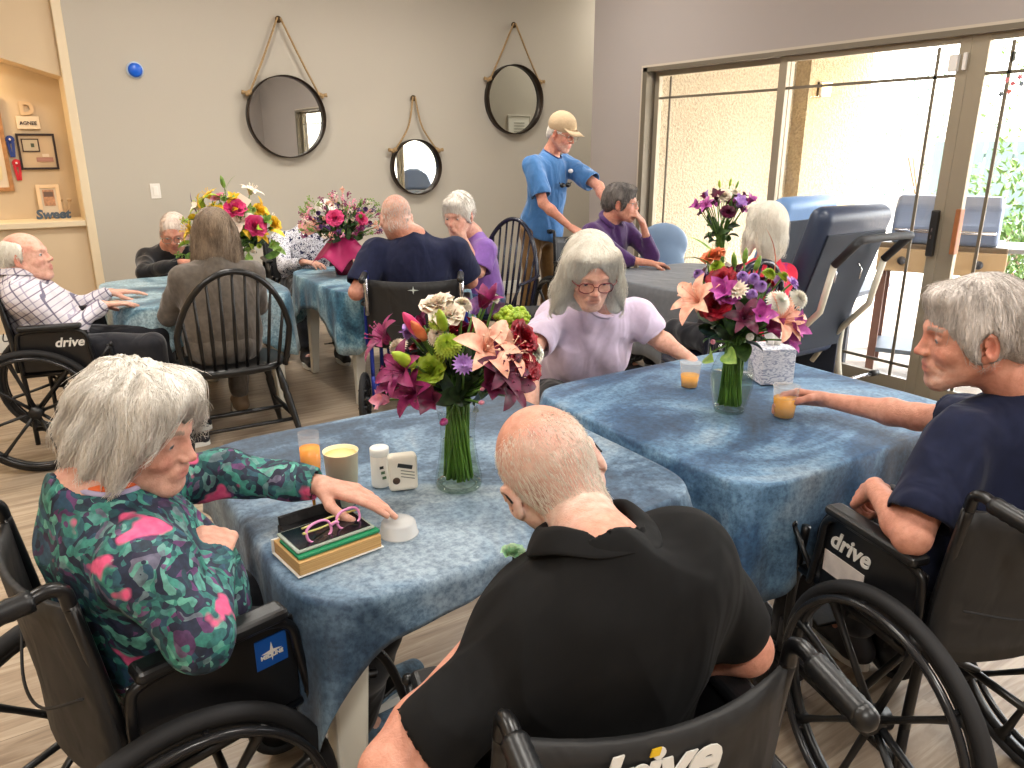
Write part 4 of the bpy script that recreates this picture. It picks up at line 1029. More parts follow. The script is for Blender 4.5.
# ------------------------------------------------------------------ room
XR, YB, XL, YF, ZC = 4.60, 6.88, -2.6, -2.6, 3.3
def floor_mat():
    m, nt, b = newmat('plank_floor'); v = coords(nt)
    br = nd(nt, 'ShaderNodeTexBrick', offset=.37, offset_frequency=2, squash=1); br.inputs['Scale'].default_value = 1
    br.inputs['Brick Width'].default_value = 1.22; br.inputs['Row Height'].default_value = .178; br.inputs['Mortar Size'].default_value = .0012; br.inputs['Mortar Smooth'].default_value = .1; br.inputs['Bias'].default_value = 0
    br.inputs['Color1'].default_value = rgb((176, 158, 138)); br.inputs['Color2'].default_value = rgb((118, 102, 88)); br.inputs['Mortar'].default_value = rgb((70, 60, 52)); lk(nt, v, br.inputs['Vector'])
    # long grain, shifted from plank to plank
    sep = nd(nt, 'ShaderNodeSeparateColor'); lk(nt, br.outputs['Color'], sep.inputs[0])
    mp = nd(nt, 'ShaderNodeMapping'); mp.inputs['Scale'].default_value = (1.3, 17, 1); lk(nt, v, mp.inputs['Vector'])
    off = nd(nt, 'ShaderNodeVectorMath', operation='MULTIPLY_ADD'); off.inputs[1].default_value = (40, 40, 40)
    cb = nd(nt, 'ShaderNodeCombineXYZ'); lk(nt, sep.outputs[0], cb.inputs[0]); lk(nt, sep.outputs[1], cb.inputs[1]); lk(nt, cb.outputs[0], off.inputs[0]); lk(nt, mp.outputs[0], off.inputs[2])
    n = noise_n(nt, off.outputs[0], 1.6, 6, .62, 1.1)
    r = ramp(nt, [(.28, rgb((104, 88, 74))), (.45, rgb((150, 132, 112))), (.58, rgb((182, 166, 145))), (.75, rgb((200, 186, 166)))]); lk(nt, n.outputs['Fac'], r.inputs[0])
    c = mixc(nt, .62, br.outputs['Color'], r.outputs[0]); lk(nt, c, b.inputs['Base Color'])
    rr = ramp(nt, [(.3, (.30,)*3), (.7, (.46,)*3)]); lk(nt, n.outputs['Fac'], rr.inputs[0]); lk(nt, rr.outputs[0], b.inputs['Roughness'])
    bump(nt, b, n.outputs['Fac'], .15, .004); b.inputs['Specular IOR Level'].default_value = .45; return m
def wall_mat(key, col, bs=90, st=.12):
    if key in MATS: return MATS[key]
    m, nt, b = newmat(key); b.inputs['Base Color'].default_value = rgb(col); b.inputs['Roughness'].default_value = .82; b.inputs['Specular IOR Level'].default_value = .25
    n = noise_n(nt, coords(nt), bs, 3); bump(nt, b, n.outputs['Fac'], st, .004); MATS[key] = m; return m
def stucco_mat(key, col):
    m, nt, b = newmat(key); v = coords(nt); n = noise_n(nt, v, 38, 4, .6); c = rgb(col)
    r = ramp(nt, [(.35, tuple(x*.72 for x in c[:3])), (.6, c[:3])]); lk(nt, n.outputs['Fac'], r.inputs[0]); lk(nt, r.outputs[0], b.inputs['Base Color'])
    b.inputs['Roughness'].default_value = .95; bump(nt, b, n.outputs['Fac'], .9, .03); return m
def struct(name, mb, mat, parent=None):
    o = mb.build(name, mat, parent)
    if parent is None: o['kind'] = 'structure'
    return o
def bx(x0, x1, y0, y1, z0, z1, bev=0): m = MB(); m.box(((x0+x1)/2, (y0+y1)/2, (z0+z1)/2), (x1-x0, y1-y0, z1-z0), bev=bev); return m
W_LIGHT = wall_mat('wall_beige_paint', (188, 181, 168)); W_GREY = wall_mat('wall_taupe_paint', (160, 152, 148)); W_WARM = wall_mat('wall_cream_paint', (214, 192, 160))
TRIM = M('trim_cream', (226, 208, 176), .55); TRIM_W = M('trim_white', (222, 222, 216), .5)
struct('floor', bx(XL, XR, YF, YB+3.0, -.12, 0), floor_mat())
struct('ceiling', bx(XL, 7.6, YF, YB+.5, ZC, ZC+.12), wall_mat('ceiling_paint', (214, 210, 202)))
# back wall: solid right of the niche
struct('wall_back', bx(.56, 7.6, YB, YB+.14, 0, ZC), W_LIGHT)
struct('wall_left', bx(XL-.14, XL, YF, YB+.6, 0, ZC), W_WARM)
struct('wall_front', bx(XL, XR, YF-.14, YF, 0, ZC), W_GREY)
# passage behind the taupe wall
struct('wall_passage', bx(7.46, 7.6, 5.75, YB, 0, ZC), W_LIGHT)
struct('floor_passage', bx(XR, 7.6, 5.62, YB, -.12, 0), MATS.get('pf') or M('passage_floor', (140, 126, 110), .5, nz=.15))
# right wall with the wide glass opening, ends short of the back wall
DY0, DY1, DZ = -.43, 5.06, 2.14
rw = MB()
for (y0, y1, z0, z1) in ((YF, DY0, 0, ZC), (DY1, 5.75, 0, ZC), (DY0, DY1, DZ, ZC)): rw.box((XR+.09, (y0+y1)/2, (z0+z1)/2), (.18, y1-y0, z1-z0))
struct('wall_right', rw, W_GREY)
struct('wall_return', bx(XR+.18, 7.6, 5.62, 5.75, 0, ZC), W_LIGHT)
# niche at the left end of the back wall
nm = bx(XL, .50, YB+.40, YB+.52, 0, ZC); struct('wall_niche', nm, W_WARM)
struct('wall_niche_lower', bx(XL, .50, YB+.04, YB+.40, 0, .93), W_WARM)
struct('trim_1', bx(.50, .565, YB-.02, YB+.41, 0, ZC, .008), TRIM)
struct('trim_2', bx(XL, .50, YB-.01, YB+.40, .93, .975, .006), TRIM)
# sloped head of the niche
hd = MB(); p = [(.50, 2.02), (.10, 2.14), (-.30, 2.22), (-.8, 2.26), (-1.4, 2.26), (XL, 2.26), (XL, ZC), (.50, ZC)]
n_ = len(p); hd.add([(x, YB+.04, z) for x, z in p]+[(x, YB+.40, z) for x, z in p], [tuple(range(n_)), tuple(range(n_, 2*n_))[::-1]]+[(i, n_+i, n_+(i+1) % n_, (i+1) % n_) for i in range(n_)])
struct('wall_niche_head', hd, W_WARM)
struct('baseboard_back', bx(.565, 7.46, YB-.018, YB, 0, .14, .006), TRIM_W)
struct('baseboard_right', bx(XR-.016, XR, 5.12, 5.75, 0, .14, .006), TRIM_W)
struct('baseboard_niche', bx(XL, .50, YB+.022, YB+.04, 0, .14, .006), TRIM_W)
# ------------------------------------------------------------------ sliding glass door, four leaves
ALU = M('bronze_aluminium', (150, 140, 122), .42, .35)
ALUD = M('bronze_aluminium_dark', (112, 104, 90), .45, .35)
fr = MB()
fr.box((XR+.05, (DY0+DY1)/2, DZ-.016), (.16, DY1-DY0, .032)); fr.box((XR+.05, (DY0+DY1)/2, .012), (.16, DY1-DY0, .03))
for y in (DY0+.025, DY1-.025): fr.box((XR+.05, y, DZ/2), (.16, .05, DZ))
struct('trim_3', fr, ALUD)
cas = MB()
for y0, y1, z0, z1 in ((DY0-.03, DY1+.03, DZ, DZ+.018), (DY1, DY1+.03, 0, DZ), (DY0-.03, DY0, 0, DZ)): cas.box((XR-.008, (y0+y1)/2, (z0+z1)/2), (.022, y1-y0, z1-z0))
struct('trim_4', cas, M('casing_taupe', (184, 172, 156), .5))
PW = 1.36; edges = [5.01, 3.70, 2.46, 1.06, -.38]
GL = glass_mat('door_glass', .04)
def leaf(i, y1, y0, x, wide, side, handle=None):
    o = empty('door_%d' % i, (x, (y0+y1)/2, 0)); o['kind'] = 'structure'; hw = (y1-y0)/2; m = MB()
    for s in (-1, 1): m.box((0, s*(hw-wide/2), DZ/2), (.04, wide, DZ-.04), bev=.004)
    m.box((0, 0, DZ-.03-.018), (.038, 2*hw-2*wide, .036)); m.box((0, 0, .065), (.038, 2*hw-2*wide, .085))
    m.build('door_frame', ALU, o)
    g = MB(); g.box((0, 0, DZ/2), (.006, 2*hw-2*wide+.01, DZ-.16)); g.build('door_glass', GL, o)
    b = MB(); b.box((-.006, 0, DZ-.235), (.008, 2*hw-2*wide, .018)); b.box((-.006, 0, .19), (.008, 2*hw-2*wide, .018))
    for s in (side,): b.box((-.006, s*(hw-wide-.12), DZ/2), (.008, .018, DZ-.15))
    b.build('glazing_bar', ALUD, o)
    if handle:
        h = MB(); h.box((-.045, handle*(hw-wide/2), 1.03), (.03, .045, .27), bev=.008); h.box((-.03, handle*(hw-wide/2), 1.12), (.04, .03, .03)); h.box((-.03, handle*(hw-wide/2), .94), (.04, .03, .03))
        hh = h.build('door_handle', M('black_handle', (28, 27, 27), .4), o)
        k = MB(); k.box((-.062, handle*(hw-wide/2), 1.05), (.004, .008, .02)); k.box((-.062, handle*(hw-wide/2), 1.01), (.004, .008, .02)); k.build('latch', M('chrome', (200, 200, 200), .2, 1), hh)
    return o
leaf(1, edges[0], edges[1]-.03, XR+.085, .05, 1); leaf(2, edges[1]+.03, edges[2]-.015, XR+.035, .065, -1, -1)
leaf(3, edges[2]-.015, edges[3]-.03, XR+.035, .095, 1); leaf(4, edges[3]+.03, edges[4], XR+.085, .05, -1)
wh = MB(); wh.box((XR+.0, 2.345, 1.05), (.05, .03, .26), bev=.006)
tag(wh.build('door_pull', M('wood_pull', (150, 92, 52), .5, nz=.2), None), 'brown wooden pull strip on the glass door beside the black handle', 'door pull')
sn = MB(); sn.box((XR-.0, 2.52, 1.97), (.03, .05, .09), bev=.004); sn.box((XR-.0, 2.46, 1.975), (.02, .018, .09), bev=.003)
tag(sn.build('door_sensor', M('white_plastic', (222, 218, 214), .45), None), 'small white alarm sensor at the top of the door stile', 'sensor')
# flower decal on the third leaf
fd = empty('window_decal', (XR+.026, 2.20, 1.845)); tag(fd, 'pink and grey flower decal stuck on the glass right of the stile', 'decal')
for j, (dy, dz, cl) in enumerate([(0, 0, (206, 110, 120)), (.03, .02, (214, 130, 136)), (-.03, .03, (206, 110, 120)), (.01, -.04, (206, 120, 110)), (-.045, -.005, (120, 130, 140)), (.05, -.05, (96, 106, 116))]):
    mb = MB(); mb.prism([(.018*math.cos(t*PI/5)*(1 if t % 2 else .55), .018*math.sin(t*PI/5)*(1 if t % 2 else .55)) for t in range(10)], 0, .0015); mb.xf(roty(-PI/2), (0, dy, dz)); mb.build('petal_cluster', M('decal%d' % j, cl, .6), fd)
tk = MB(); tk.box((XR+.026, 2.22, 1.98), (.002, .02, .05)); tag(tk.build('window_sticker', M('sticker_grey', (110, 116, 110), .6), None), 'tiny grey leaf shaped sticker above the flower decal', 'sticker')

# ------------------------------------------------------------------ outside
struct('ground_patio', bx(XR+.1, 13, -6, 5.62, -.16, -.04), M('patio_concrete', (206, 196, 184), .9, nz=.1, nscale=6, bmp=.2))
struct('ground_garden', bx(XR+.1, 60, -50, 50, -.3, -.165), M('gravel', (222, 210, 190), .95, nz=.15, nscale=20))
struct('wall_patio_end', bx(XR+.18, 7.35, 5.42, 5.62, -.1, 3.0), stucco_mat('stucco_cream', (196, 182, 156)))
struct('wall_patio_pier', bx(6.98, 8.02, 5.25, 5.62, -.1, 3.0), stucco_mat('stucco_tan', (186, 168, 136)))
struct('roof_patio', bx(XR+.18, 8.2, -2.0, 5.7, 2.75, 2.9), stucco_mat('stucco_roof', (214, 200, 176)))
sd = MB(); sd.lathe([(.045, 0), (.075, .0), (.06, .12), (.02, .15), (0, .15)], (7.30, 4.82, 1.86), 20); 
lp = empty('wall_lamp', (7.15, 5.215, 2.08)); tag(lp, 'small lit lamp on the tan stucco wall outside', 'lamp')
m_ = MB(); m_.box((0, 0.03, 0), (.08, .04, .14), bev=.006); m_.build('back_plate', M('lamp_metal', (90, 80, 64), .4, .6), lp)
m_ = MB(); m_.lathe([(0, -.07), (.04, -.07), (.05, .06), (0, .06)], (0, -.05, 0), 16)
def emit(key, col, s):
    if key in MATS: return MATS[key]
    m = bpy.data.materials.new(key); m.use_nodes = True; b = m.node_tree.nodes['Principled BSDF']; b.inputs['Emission Color'].default_value = rgb(col); b.inputs['Emission Strength'].default_value = s; b.inputs['Base Color'].default_value = rgb(col); MATS[key] = m; return m
m_.build('lamp_shade', emit('lamp_glow', (255, 226, 170), 6), lp)

# ------------------------------------------------------------------ light
w = bpy.data.worlds.new('sky'); sc.world = w; w.use_nodes = True; nt = w.node_tree; bg = nt.nodes['Background']
st = nd(nt, 'ShaderNodeTexSky'); st.sky_type = 'NISHITA'; st.sun_disc = False; st.sun_elevation = math.radians(52); st.sun_rotation = math.radians(120); st.air_density = 1.3; st.dust_density = 3.
hs_ = nd(nt, 'ShaderNodeHueSaturation'); hs_.inputs['Saturation'].default_value = .45; lk(nt, st.outputs[0], hs_.inputs['Color']); lk(nt, hs_.outputs[0], bg.inputs['Color']); bg.inputs['Strength'].default_value = 1.9
sun = bpy.data.lights.new('sun', 'SUN'); sun.energy = 4.5; sun.angle = math.radians(1.2); sun.color = (1, .95, .86); so = bpy.data.objects.new('sun', sun); C.objects.link(so)
so.rotation_euler = Vector((-.30, .42, -1.)).to_track_quat('-Z', 'Y').to_euler()
def area(name, loc, rot, sx, sy, e, col=(1, 1, 1), portal=False):
    l = bpy.data.lights.new(name, 'AREA'); l.shape = 'RECTANGLE'; l.size = sx; l.size_y = sy; l.energy = e; l.color = col
    if portal: l.cycles.is_portal = True
    o = bpy.data.objects.new(name, l); C.objects.link(o); o.location = loc; o.rotation_euler = rot; return o
area('door_portal', (XR+.22, (DY0+DY1)/2, DZ/2), (0, PI/2, 0), DZ, DY1-DY0, 1, portal=True)
# unseen ceiling panels and area lamps added as fill light
for (x, y) in ((.9, 1.6), (.9, 4.9), (3.2, 4.9), (-1.2, 3.2), (3.2, 1.6), (-.6, -.9), (2.2, -1.1), (6.1, 6.3)):
    f_ = empty('added_fill_panel', (x, y, ZC)); tag(f_, 'square ceiling panel added as unseen fill light', 'fill light', 'added fill panels')
    m_ = MB(); m_.box((0, 0, -.02), (.66, .66, .04), bev=.006); m_.build('frame', M('white_metal', (235, 235, 235), .4), f_)
    m_ = MB(); m_.box((0, 0, -.043), (.60, .60, .008)); m_.build('diffuser', emit('fill_panel_glow', (255, 246, 230), 1.5), f_)
    area('added_fill_lamp', (x, y, ZC-.06), (0, 0, 0), .6, .6, (22 if x > 5 else 58 if y < 0 else 34 if y < 2 else 44), (1, .95, .88))
# recessed lamp in the niche
for x in (-.25, -1.3): area('niche_lamp', (x, YB+.2, 2.18), (0, 0, 0), .18, .18, 7, (1, .74, .42))
# ------------------------------------------------------------------ tables and cloths
TA = cloth_dye('indigo_dyed_cloth', (34, 48, 62), (60, 84, 108), (108, 134, 156), 1.9, (.3, 2.1, 0)); TB_ = cloth_dye('blue_dyed_cloth', (26, 46, 66), (48, 82, 116), (94, 130, 160), 1.7, (4.2, 1.1, 0)); TC_ = cloth_dye('teal_dyed_cloth', (40, 74, 98), (94, 134, 154), (164, 192, 202), 2.1, (7.7, 3.1, 0), .35)
TCd = cloth_dye('teal_dark_cloth', (30, 66, 92), (74, 122, 146), (144, 180, 194), 2.6, (2.7, 6.1, 0), .4)
GREYC = cloth_mat('grey_cloth', (108, 112, 118), .06, .6, .1, .25, 6)
TH_ = .71
table(.85, 1.66, .49, .45, TH_, 'white resin dining table under the blue cloth with the open book and flute of juice', 8, inset=.065)
cloth(.838, 1.66, .508, .485, TH_+.006, TA, 'indigo dyed tablecloth under the book, glasses and white bottles', 8, .07, .08, 1, cdrop=[(-2.43, .10, .18), (PI, .50, .12)], cexp=24)
table(1.92, 1.56, .50, .45, TH_+.01, 'white resin dining table between the two cups of juice and the tissue box', 5)
cloth(1.92, 1.56, .53, .485, TH_+.018, TB_, 'blue dyed tablecloth under the tissue box and two plastic cups', 8.5, .22, .12, 2, wave=.034, cexp=9)
table(.86, 4.85, .44, .50, TH_, 'white resin dining table by the bow back chair with the brown haired person', 6)
cloth(.86, 4.85, .475, .53, TH_+.006, TC_, 'pale teal dyed tablecloth under the yellow and pink bouquet', 6, .20, .16, 3)
table(1.98, 4.66, .42, .50, TH_, 'white resin dining table beneath the wrapped bouquet', 6)
cloth(1.98, 4.66, .455, .53, TH_+.006, TCd, 'mottled teal tablecloth under the magenta wrapped bouquet', 6, .18, .18, 4)
table(3.68, 3.52, .46, .42, TH_, 'folding dining table fully covered by the plain grey cloth', 5)
cloth(3.68, 3.52, .50, .46, TH_+.006, GREYC, 'plain grey tablecloth hanging low beside the glass door', 5, .42, .06, 5, wave=.012)
# ------------------------------------------------------------------ wheelchairs
def ang(fx, fy): return -math.atan2(fx, fy)
wheelchair((.168, 1.45, 0), ang(.98, .2), 'black wheelchair with a blue square badge on its side panel', logo=None, W=.20)
wheelchair((.645, .80, 0), ang(.236, .97), 'black wheelchair seen from behind, carrying the person in the black polo shirt', logo=None, W=.205, push=.09, legs=False)
wheelchair((1.73, .80, 0), ang(.26, .97), 'black wheelchair at the right edge with white lettering on the side panel', logo='drive')
wheelchair((1.86, 2.50, 0), ang(-.35, -.94), 'black wheelchair of the person in the pale lavender tee', logo=None, legs=False)
wheelchair((.17, 4.36, 0), ang(.97, -.25), 'black wheelchair of the person in the plaid shirt, lettering below the armrest', logo='drive')
wheelchair((1.82, 5.80, 0), ang(-.1, -1), 'black wheelchair of the person in the black and white patterned blouse', logo=None)
wheelchair((1.87, 3.86, 0), ang(.50, .86), 'blue framed transport chair carrying the broad person in the navy tee', frame=M('royal_blue_paint', (28, 48, 140), .3, .3), small=True, logo=None, W=.25, push=.12)
wheelchair((3.56, 4.36, 0), ang(-.1, -1), 'dark wheelchair of the person in the purple collared shirt', logo=None, push=.16, bh=.92)
# ------------------------------------------------------------------ bow-back chairs
WB = M('black_lacquer', (12, 12, 13), .35, nz=.1, bmp=.05); WBB = M('black_lacquer_blue_lit', (26, 30, 46), .25)  # WBB is black lacquer with bluish light put into its colour
windsor((.84, 3.98, 0), ang(.03, 1), 'black bow back spindle chair seen from behind, person with long brown hair in it', WB, bh=.96, W=.27)
windsor((2.66, 4.36, 0), ang(-.85, -.40), 'black bow back chair of the person in the violet tee', WBB, arms=True, bh=1.04)
windsor((2.97, 2.66, 0), ang(.1, 1), 'dark bow back chair of the person in the red top', WBB, bh=1.0)
recliner((3.68, 2.80, 0), ang(.0, 1), 'large slate blue reclining chair with grey push frame behind the tissue box')
recliner((4.10, 3.42, 0), ang(-.1, 1), 'pale blue reclining chair back beyond the slate blue recliner', bar=False, blue=GBL)

# ------------------------------------------------------------------ people
NAVY = cloth_mat('navy_jersey', (25, 31, 56), .1, .9, .05); NAVY2 = cloth_mat('navy_jersey_far', (30, 35, 62), .1, .9, .05)
DARKP = cloth_mat('dark_trousers', (30, 31, 38), .1); BLKC = cloth_mat('black_pique', (13, 13, 14), .1, .85, .0, .7, 6)
LAV = cloth_mat('lavender_jersey', (206, 190, 214), .05); VIO = cloth_mat('violet_jersey', (132, 92, 172), .08); BLUE = cloth_mat('blue_jersey', (66, 116, 172), .06, fold=.7)
PUR = cloth_mat('purple_shirt', (70, 38, 92), .1); REDC = mottled_mat('red_print', [(0, (200, 24, 60)), (.56, (214, 40, 70)), (.64, (150, 30, 110))], 22)
KHAKI = cloth_mat('khaki', (124, 92, 52), .1); TWEED = cloth_mat('brown_grey_jacket', (92, 84, 76), .15); BLK2 = cloth_mat('black_knit', (22, 22, 26), .1)
BWP = mottled_mat('black_white_print', [(0, (40, 44, 80)), (.42, (224, 224, 232)), (.56, (60, 62, 84)), (.60, (230, 230, 236))], 45); JEAN = cloth_mat('jeans', (52, 66, 110), .12)
H_WH = hair_mat('hair_white', (244, 240, 232), (204, 196, 184)); H_GR = hair_mat('hair_grey', (226, 218, 212), (160, 152, 146)); H_SN = hair_mat('hair_snow', (244, 240, 228), (222, 214, 200)); H_BR = hair_mat('hair_brown', (158, 138, 116), (92, 76, 64), .4); H_DG = hair_mat('hair_dark_grey', (120, 114, 110), (52, 48, 48))
SK1 = (224, 176, 156); SK2 = (218, 160, 138); SK3 = (232, 184, 164)
def hnd(d, n, t, **k): return dict(d=d, n=n, t=t, **k)
FAST = {}
person('floral', dict(label='person with chin length white hair in a teal and pink floral top', hip=(.15, 1.43, .56), chest=(.06, 1.40, .885), face=(.98, .2), armw=.85, head=(.135, 1.40, 1.045), hf=(.76, -.64, -.22), hs=.94,
    res=.0038, sw=.165, armR=((.150, 1.17, .755), (.215, 1.315, .815), hnd((.25, .85, .05), (.2, -.2, .95), (-.9, .2, .2), curl=.75, s=.95)), armL=((.29, 1.63, .84), (.475, 1.505, .815), hnd((.66, -.68, -.12), (.1, .05, 1), (-.6, -.6, 0), curl=.22, thumb=.35, spread=.03, curls=[.16, .2, .26, .36])),
    skin=SK1, hair=('bob', H_WH, dict(n=2600, L=.17, r=.0011, seed=3, wave=.30, lift=.002, jitter=.22, out=.007)), hdisp=lambda v, n: .004*np.sin(np.arctan2(v[:, 0], v[:, 1]+.02)*13+v[:, 2]*36)+.004*vnoise(v, 11, 2), brow=(150, 136, 124), shirt=None or floral_mat(), sleeve='long', slw=1.0, neckband=M('lilac_band', (176, 166, 196), .8), kneeL=(.58, 1.60, .53), ankL=(.64, 1.72, .10), kneeR=(.57, 1.42, .53), ankR=(.52, 1.56, .10), strap=M('orange_strap', (226, 104, 48), .6), pants=DARKP, ease=.014, bust=1, shoe=M('floral_shoe', (86, 110, 130), .8, nz=.5, nscale=60), wrk=.006, nkr=.060))
person('polo', dict(label='bald person in a black polo shirt seen from behind, bending over the table', hip=(.64, .80, .52), chest=(.605, .715, .925), face=(.15, .98), head=(.63, .86, 1.045), hf=(.36, .84, -.46), hu=(-.36, .30, 1), hs=.94, shL=(.495, .705, .880), shR=(.745, .675, .955), nocut='R', colh=1.1, kneeL=(.72, 1.17, .50), kneeR=(.88, 1.12, .50), ankL=(.74, 1.26, .10), ankR=(.90, 1.22, .10),
    res=.0038, sw=.18, fat=1.12, hump=1, armL=((.290, .720, .775), (.490, .820, .840), hnd((.80, .50, .20), (-.5, .2, .8), (0, .7, .5), curl=.9, thumb=.8)), armR=((.87, .66, .76), (.80, .86, .66), hnd((-.3, .9, -.1), (0, .1, 1), (-.9, 0, 0), curl=.5)),
    skin=SK2, red=.45, scalp=(240, 232, 222), hair=('stubble', H_SN, dict(n=9000, L=.012, r=.00045, seed=5, lift=.0005, zmin=-.09, steps=3, out=.002)), shirt=BLKC, slen=.70, slw=.95, collar='stand', pants=DARKP, ease=.018, wrk=.004, nkr=.058, glasses=M('dark_metal', (40, 38, 40), .3, .8), armw=1.1))
person('navyright', dict(label='grey haired person in a navy tee with one hand on a cup of juice', hip=(1.74, .70, .54), chest=(1.79, .71, .93), face=(.25, .97), head=(1.69, .795, 1.135), hf=(-.74, .68, -.12), hs=1.02,
    res=.0038, sw=.175, armR=((2.04, 1.06, .80), (1.998, 1.318, .785), hnd((-.42, .62, .0), (.55, .45, .62), (-.3, 0, .9), curl=.62, thumb=.55, curls=[.55, .62, .68, .72])), armL=((1.47, .735, .745), (1.585, .895, .765), hnd((.35, .55, -.55), (-.5, .55, .6), (.8, .2, .1), curl=.95, thumb=.8)),
    skin=SK2, hair=('short', H_GR, dict(n=2200, L=.06, r=.0009, seed=7, lift=.001, zmin=-.09, steps=5, out=.003, wave=.2)), brow=(150, 140, 132), beard=(220, 205, 195), shirt=NAVY, slen=.70, slw=1.12, pants=DARKP, wrk=.006, ease=.015))
person('lavender', dict(label='person with long white hair and red glasses in a pale lavender tee', hip=(1.88, 2.46, .56), chest=(1.87, 2.27, .895), face=(-.40, -.92), head=(1.655, 2.05, 1.105), hf=(-.40, -.82, -.36), hu=(0, 0, 1), hs=1.0, lip=(212, 148, 130),
    res=.0034, sw=.172, armR=((1.50, 2.20, .80), (1.425, 2.06, .64), hnd((-.12, -.25, -.85), (-.7, .6, .1), (.6, -.7, 0), curl=.3)), armL=((2.09, 2.18, .80), (2.16, 2.03, .72), hnd((.0, -.75, -.5), (.5, -.3, .7), (-.8, 0, 0), curl=.3)),
    skin=SK3, hair=('long', H_SN, dict(n=3600, L=.19, r=.0012, seed=4, lift=.002, jitter=.12, wave=.12)), shirt=LAV, slen=.66, slw=1.04, neckband=LAV, pants=DARKP, glasses=M('red_frame', (120, 30, 34), .3), wrk=.006, bust=1, fat=1.05))
person('plaid', dict(label='thin person in a white plaid shirt sitting with the head tilted back', hip=(.13, 4.34, .56), chest=(.0, 4.41, .86), face=(.97, -.25), head=(.045, 4.42, 1.005), hf=(.86, -.42, .16), hu=(-.1, .1, 1), hs=1.05,
    res=.006, armR=((.17, 4.22, .66), (.33, 4.35, .75), hnd((.9, .25, -.05), (0, 0, 1), (0, .9, 0), curl=.15)), armL=((.22, 4.62, .70), (.40, 4.66, .76), hnd((.9, .1, -.05), (0, 0, 1), (0, -.9, 0), curl=.15)),
    skin=SK3, hair=('backfringe', H_SN, dict(n=900, L=.10, r=.0016, seed=4, lift=.002, zmin=-.1)), shirt=plaid_mat(), sleeve='long', collar='down', pants=DARKP, wrk=.006))
person('blackshirt', dict(label='stooped person in a black long sleeved top with clasped hands at the back wall', hip=(.96, 5.86, .54), chest=(.92, 5.78, .80), face=(-.15, -.98), head=(.925, 5.62, .965), hf=(-.30, -.84, -.36), hs=1.08,
    res=.007, armR=((.70, 5.56, .72), (.90, 5.36, .80), hnd((.75, -.35, .1), (-.2, .0, .9), (0, -.8, .3), curl=.5)), armL=((1.16, 5.50, .74), (1.08, 5.36, .80), hnd((-.8, -.25, .1), (.2, .1, .9), (0, -.8, .3), curl=.5)),
    skin=SK2, scalp=(232, 220, 208), glasses=M('thin_metal', (150, 140, 130), .3, .8), hair=('thin', hair_mat('hair_thin', (236, 222, 210), (206, 182, 166)), dict(n=900, L=.03, r=.0012, seed=3, lift=.001, zmin=-.05, steps=3)), shirt=BLK2, sleeve='long', pants=DARKP, hump=1))
person('brownhair', dict(label='person with long straight brown hair in a grey brown jacket seen from behind', hip=(.84, 4.06, .54), chest=(.86, 4.12, .90), face=(.05, 1), head=(.885, 4.20, 1.08), hf=(.25, .95, -.15), hs=1.02, res=.007, armL=((.62, 4.24, .68), (.66, 4.42, .76), hnd((.5, .8, 0), (0, 0, 1), (.8, 0, 0), curl=.3)), armR=((1.08, 4.24, .68), (1.02, 4.44, .76), hnd((-.5, .8, 0), (0, 0, 1), (-.8, 0, 0), curl=.3)),
    skin=SK1, hair=('blunt', H_BR, dict(n=1100, L=.24, r=.0018, seed=8, lift=.002, jitter=.05)), shirt=TWEED, sleeve='long', hem=1, pants=TWEED, shoe=M('tan_shoe', (120, 96, 70), .6), fat=1.1, eyes=False))
person('patterned', dict(label='person in a black and white patterned blouse hidden behind the wrapped bouquet', hip=(1.83, 5.74, .54), chest=(1.83, 5.62, .88), face=(-.1, -1), head=(1.97, 5.56, 1.02), hf=(-.2, -.95, -.3), hs=1.0, res=.007, armR=((1.60, 5.42, .70), (1.66, 5.20, .76), hnd((.5, -.8, 0), (0, 0, 1), (.8, 0, 0), curl=.3)), armL=((2.08, 5.42, .70), (2.02, 5.20, .76), hnd((-.5, -.8, 0), (0, 0, 1), (-.8, 0, 0), curl=.3)),
    skin=SK1, hair=('short', H_WH, None), shirt=BWP, sleeve='long', pants=DARKP, sw=.2))
person('navyback', dict(label='broad bald person in a navy tee seen from behind in the blue framed chair', hip=(1.90, 3.90, .56), chest=(1.875, 3.87, .975), face=(.45, .88), head=(1.80, 3.95, 1.14), nkr=.056, hf=(.25, .85, -.50), hs=1.08, res=.006, sw=.22, fat=1.22, hump=1, armL=((1.53, 3.92, .76), (1.66, 4.10, .76), hnd((.5, .8, 0), (0, 0, 1), (.8, 0, 0), curl=.4)), armR=((2.18, 3.80, .78), (2.16, 4.06, .74), hnd((-.5, .8, 0), (0, 0, 1), (-.8, 0, 0), curl=.4)),
    skin=SK2, scalp=(214, 196, 184), hair=('stubble', H_GR, dict(n=900, L=.018, r=.0012, seed=5, lift=.0005, zmin=-.09, steps=3, out=.002)), shirt=NAVY2, slen=.72, slw=1.35, pants=JEAN, eyes=False, armw=1.15))
person('violet', dict(label='grey haired person in a violet tee resting the cheek on one hand', hip=(2.60, 4.36, .54), chest=(2.54, 4.38, .90), face=(-.95, .15), head=(2.42, 4.36, 1.105), hf=(-.80, -.55, -.28), hs=1.12, res=.006, shdir=(.10, 1., 0), sw=.18, armL=((2.44, 4.14, .765), (2.40, 4.27, .975), hnd((.0, .25, .9), (.2, -.9, .2), (-.8, .0, .2), curl=.3)), armR=((2.32, 4.56, .76), (2.18, 4.48, .76), hnd((-.8, -.3, 0), (0, 0, 1), (0, -.8, 0), curl=.3)),
    skin=SK1, hair=('short', H_WH, dict(n=500, L=.06, r=.002, seed=8, lift=.002)), shirt=VIO, slen=.75, slw=1.2, pants=JEAN, bust=1, hem=1))
def cap_extra(B, hc, Rh, hs): pass
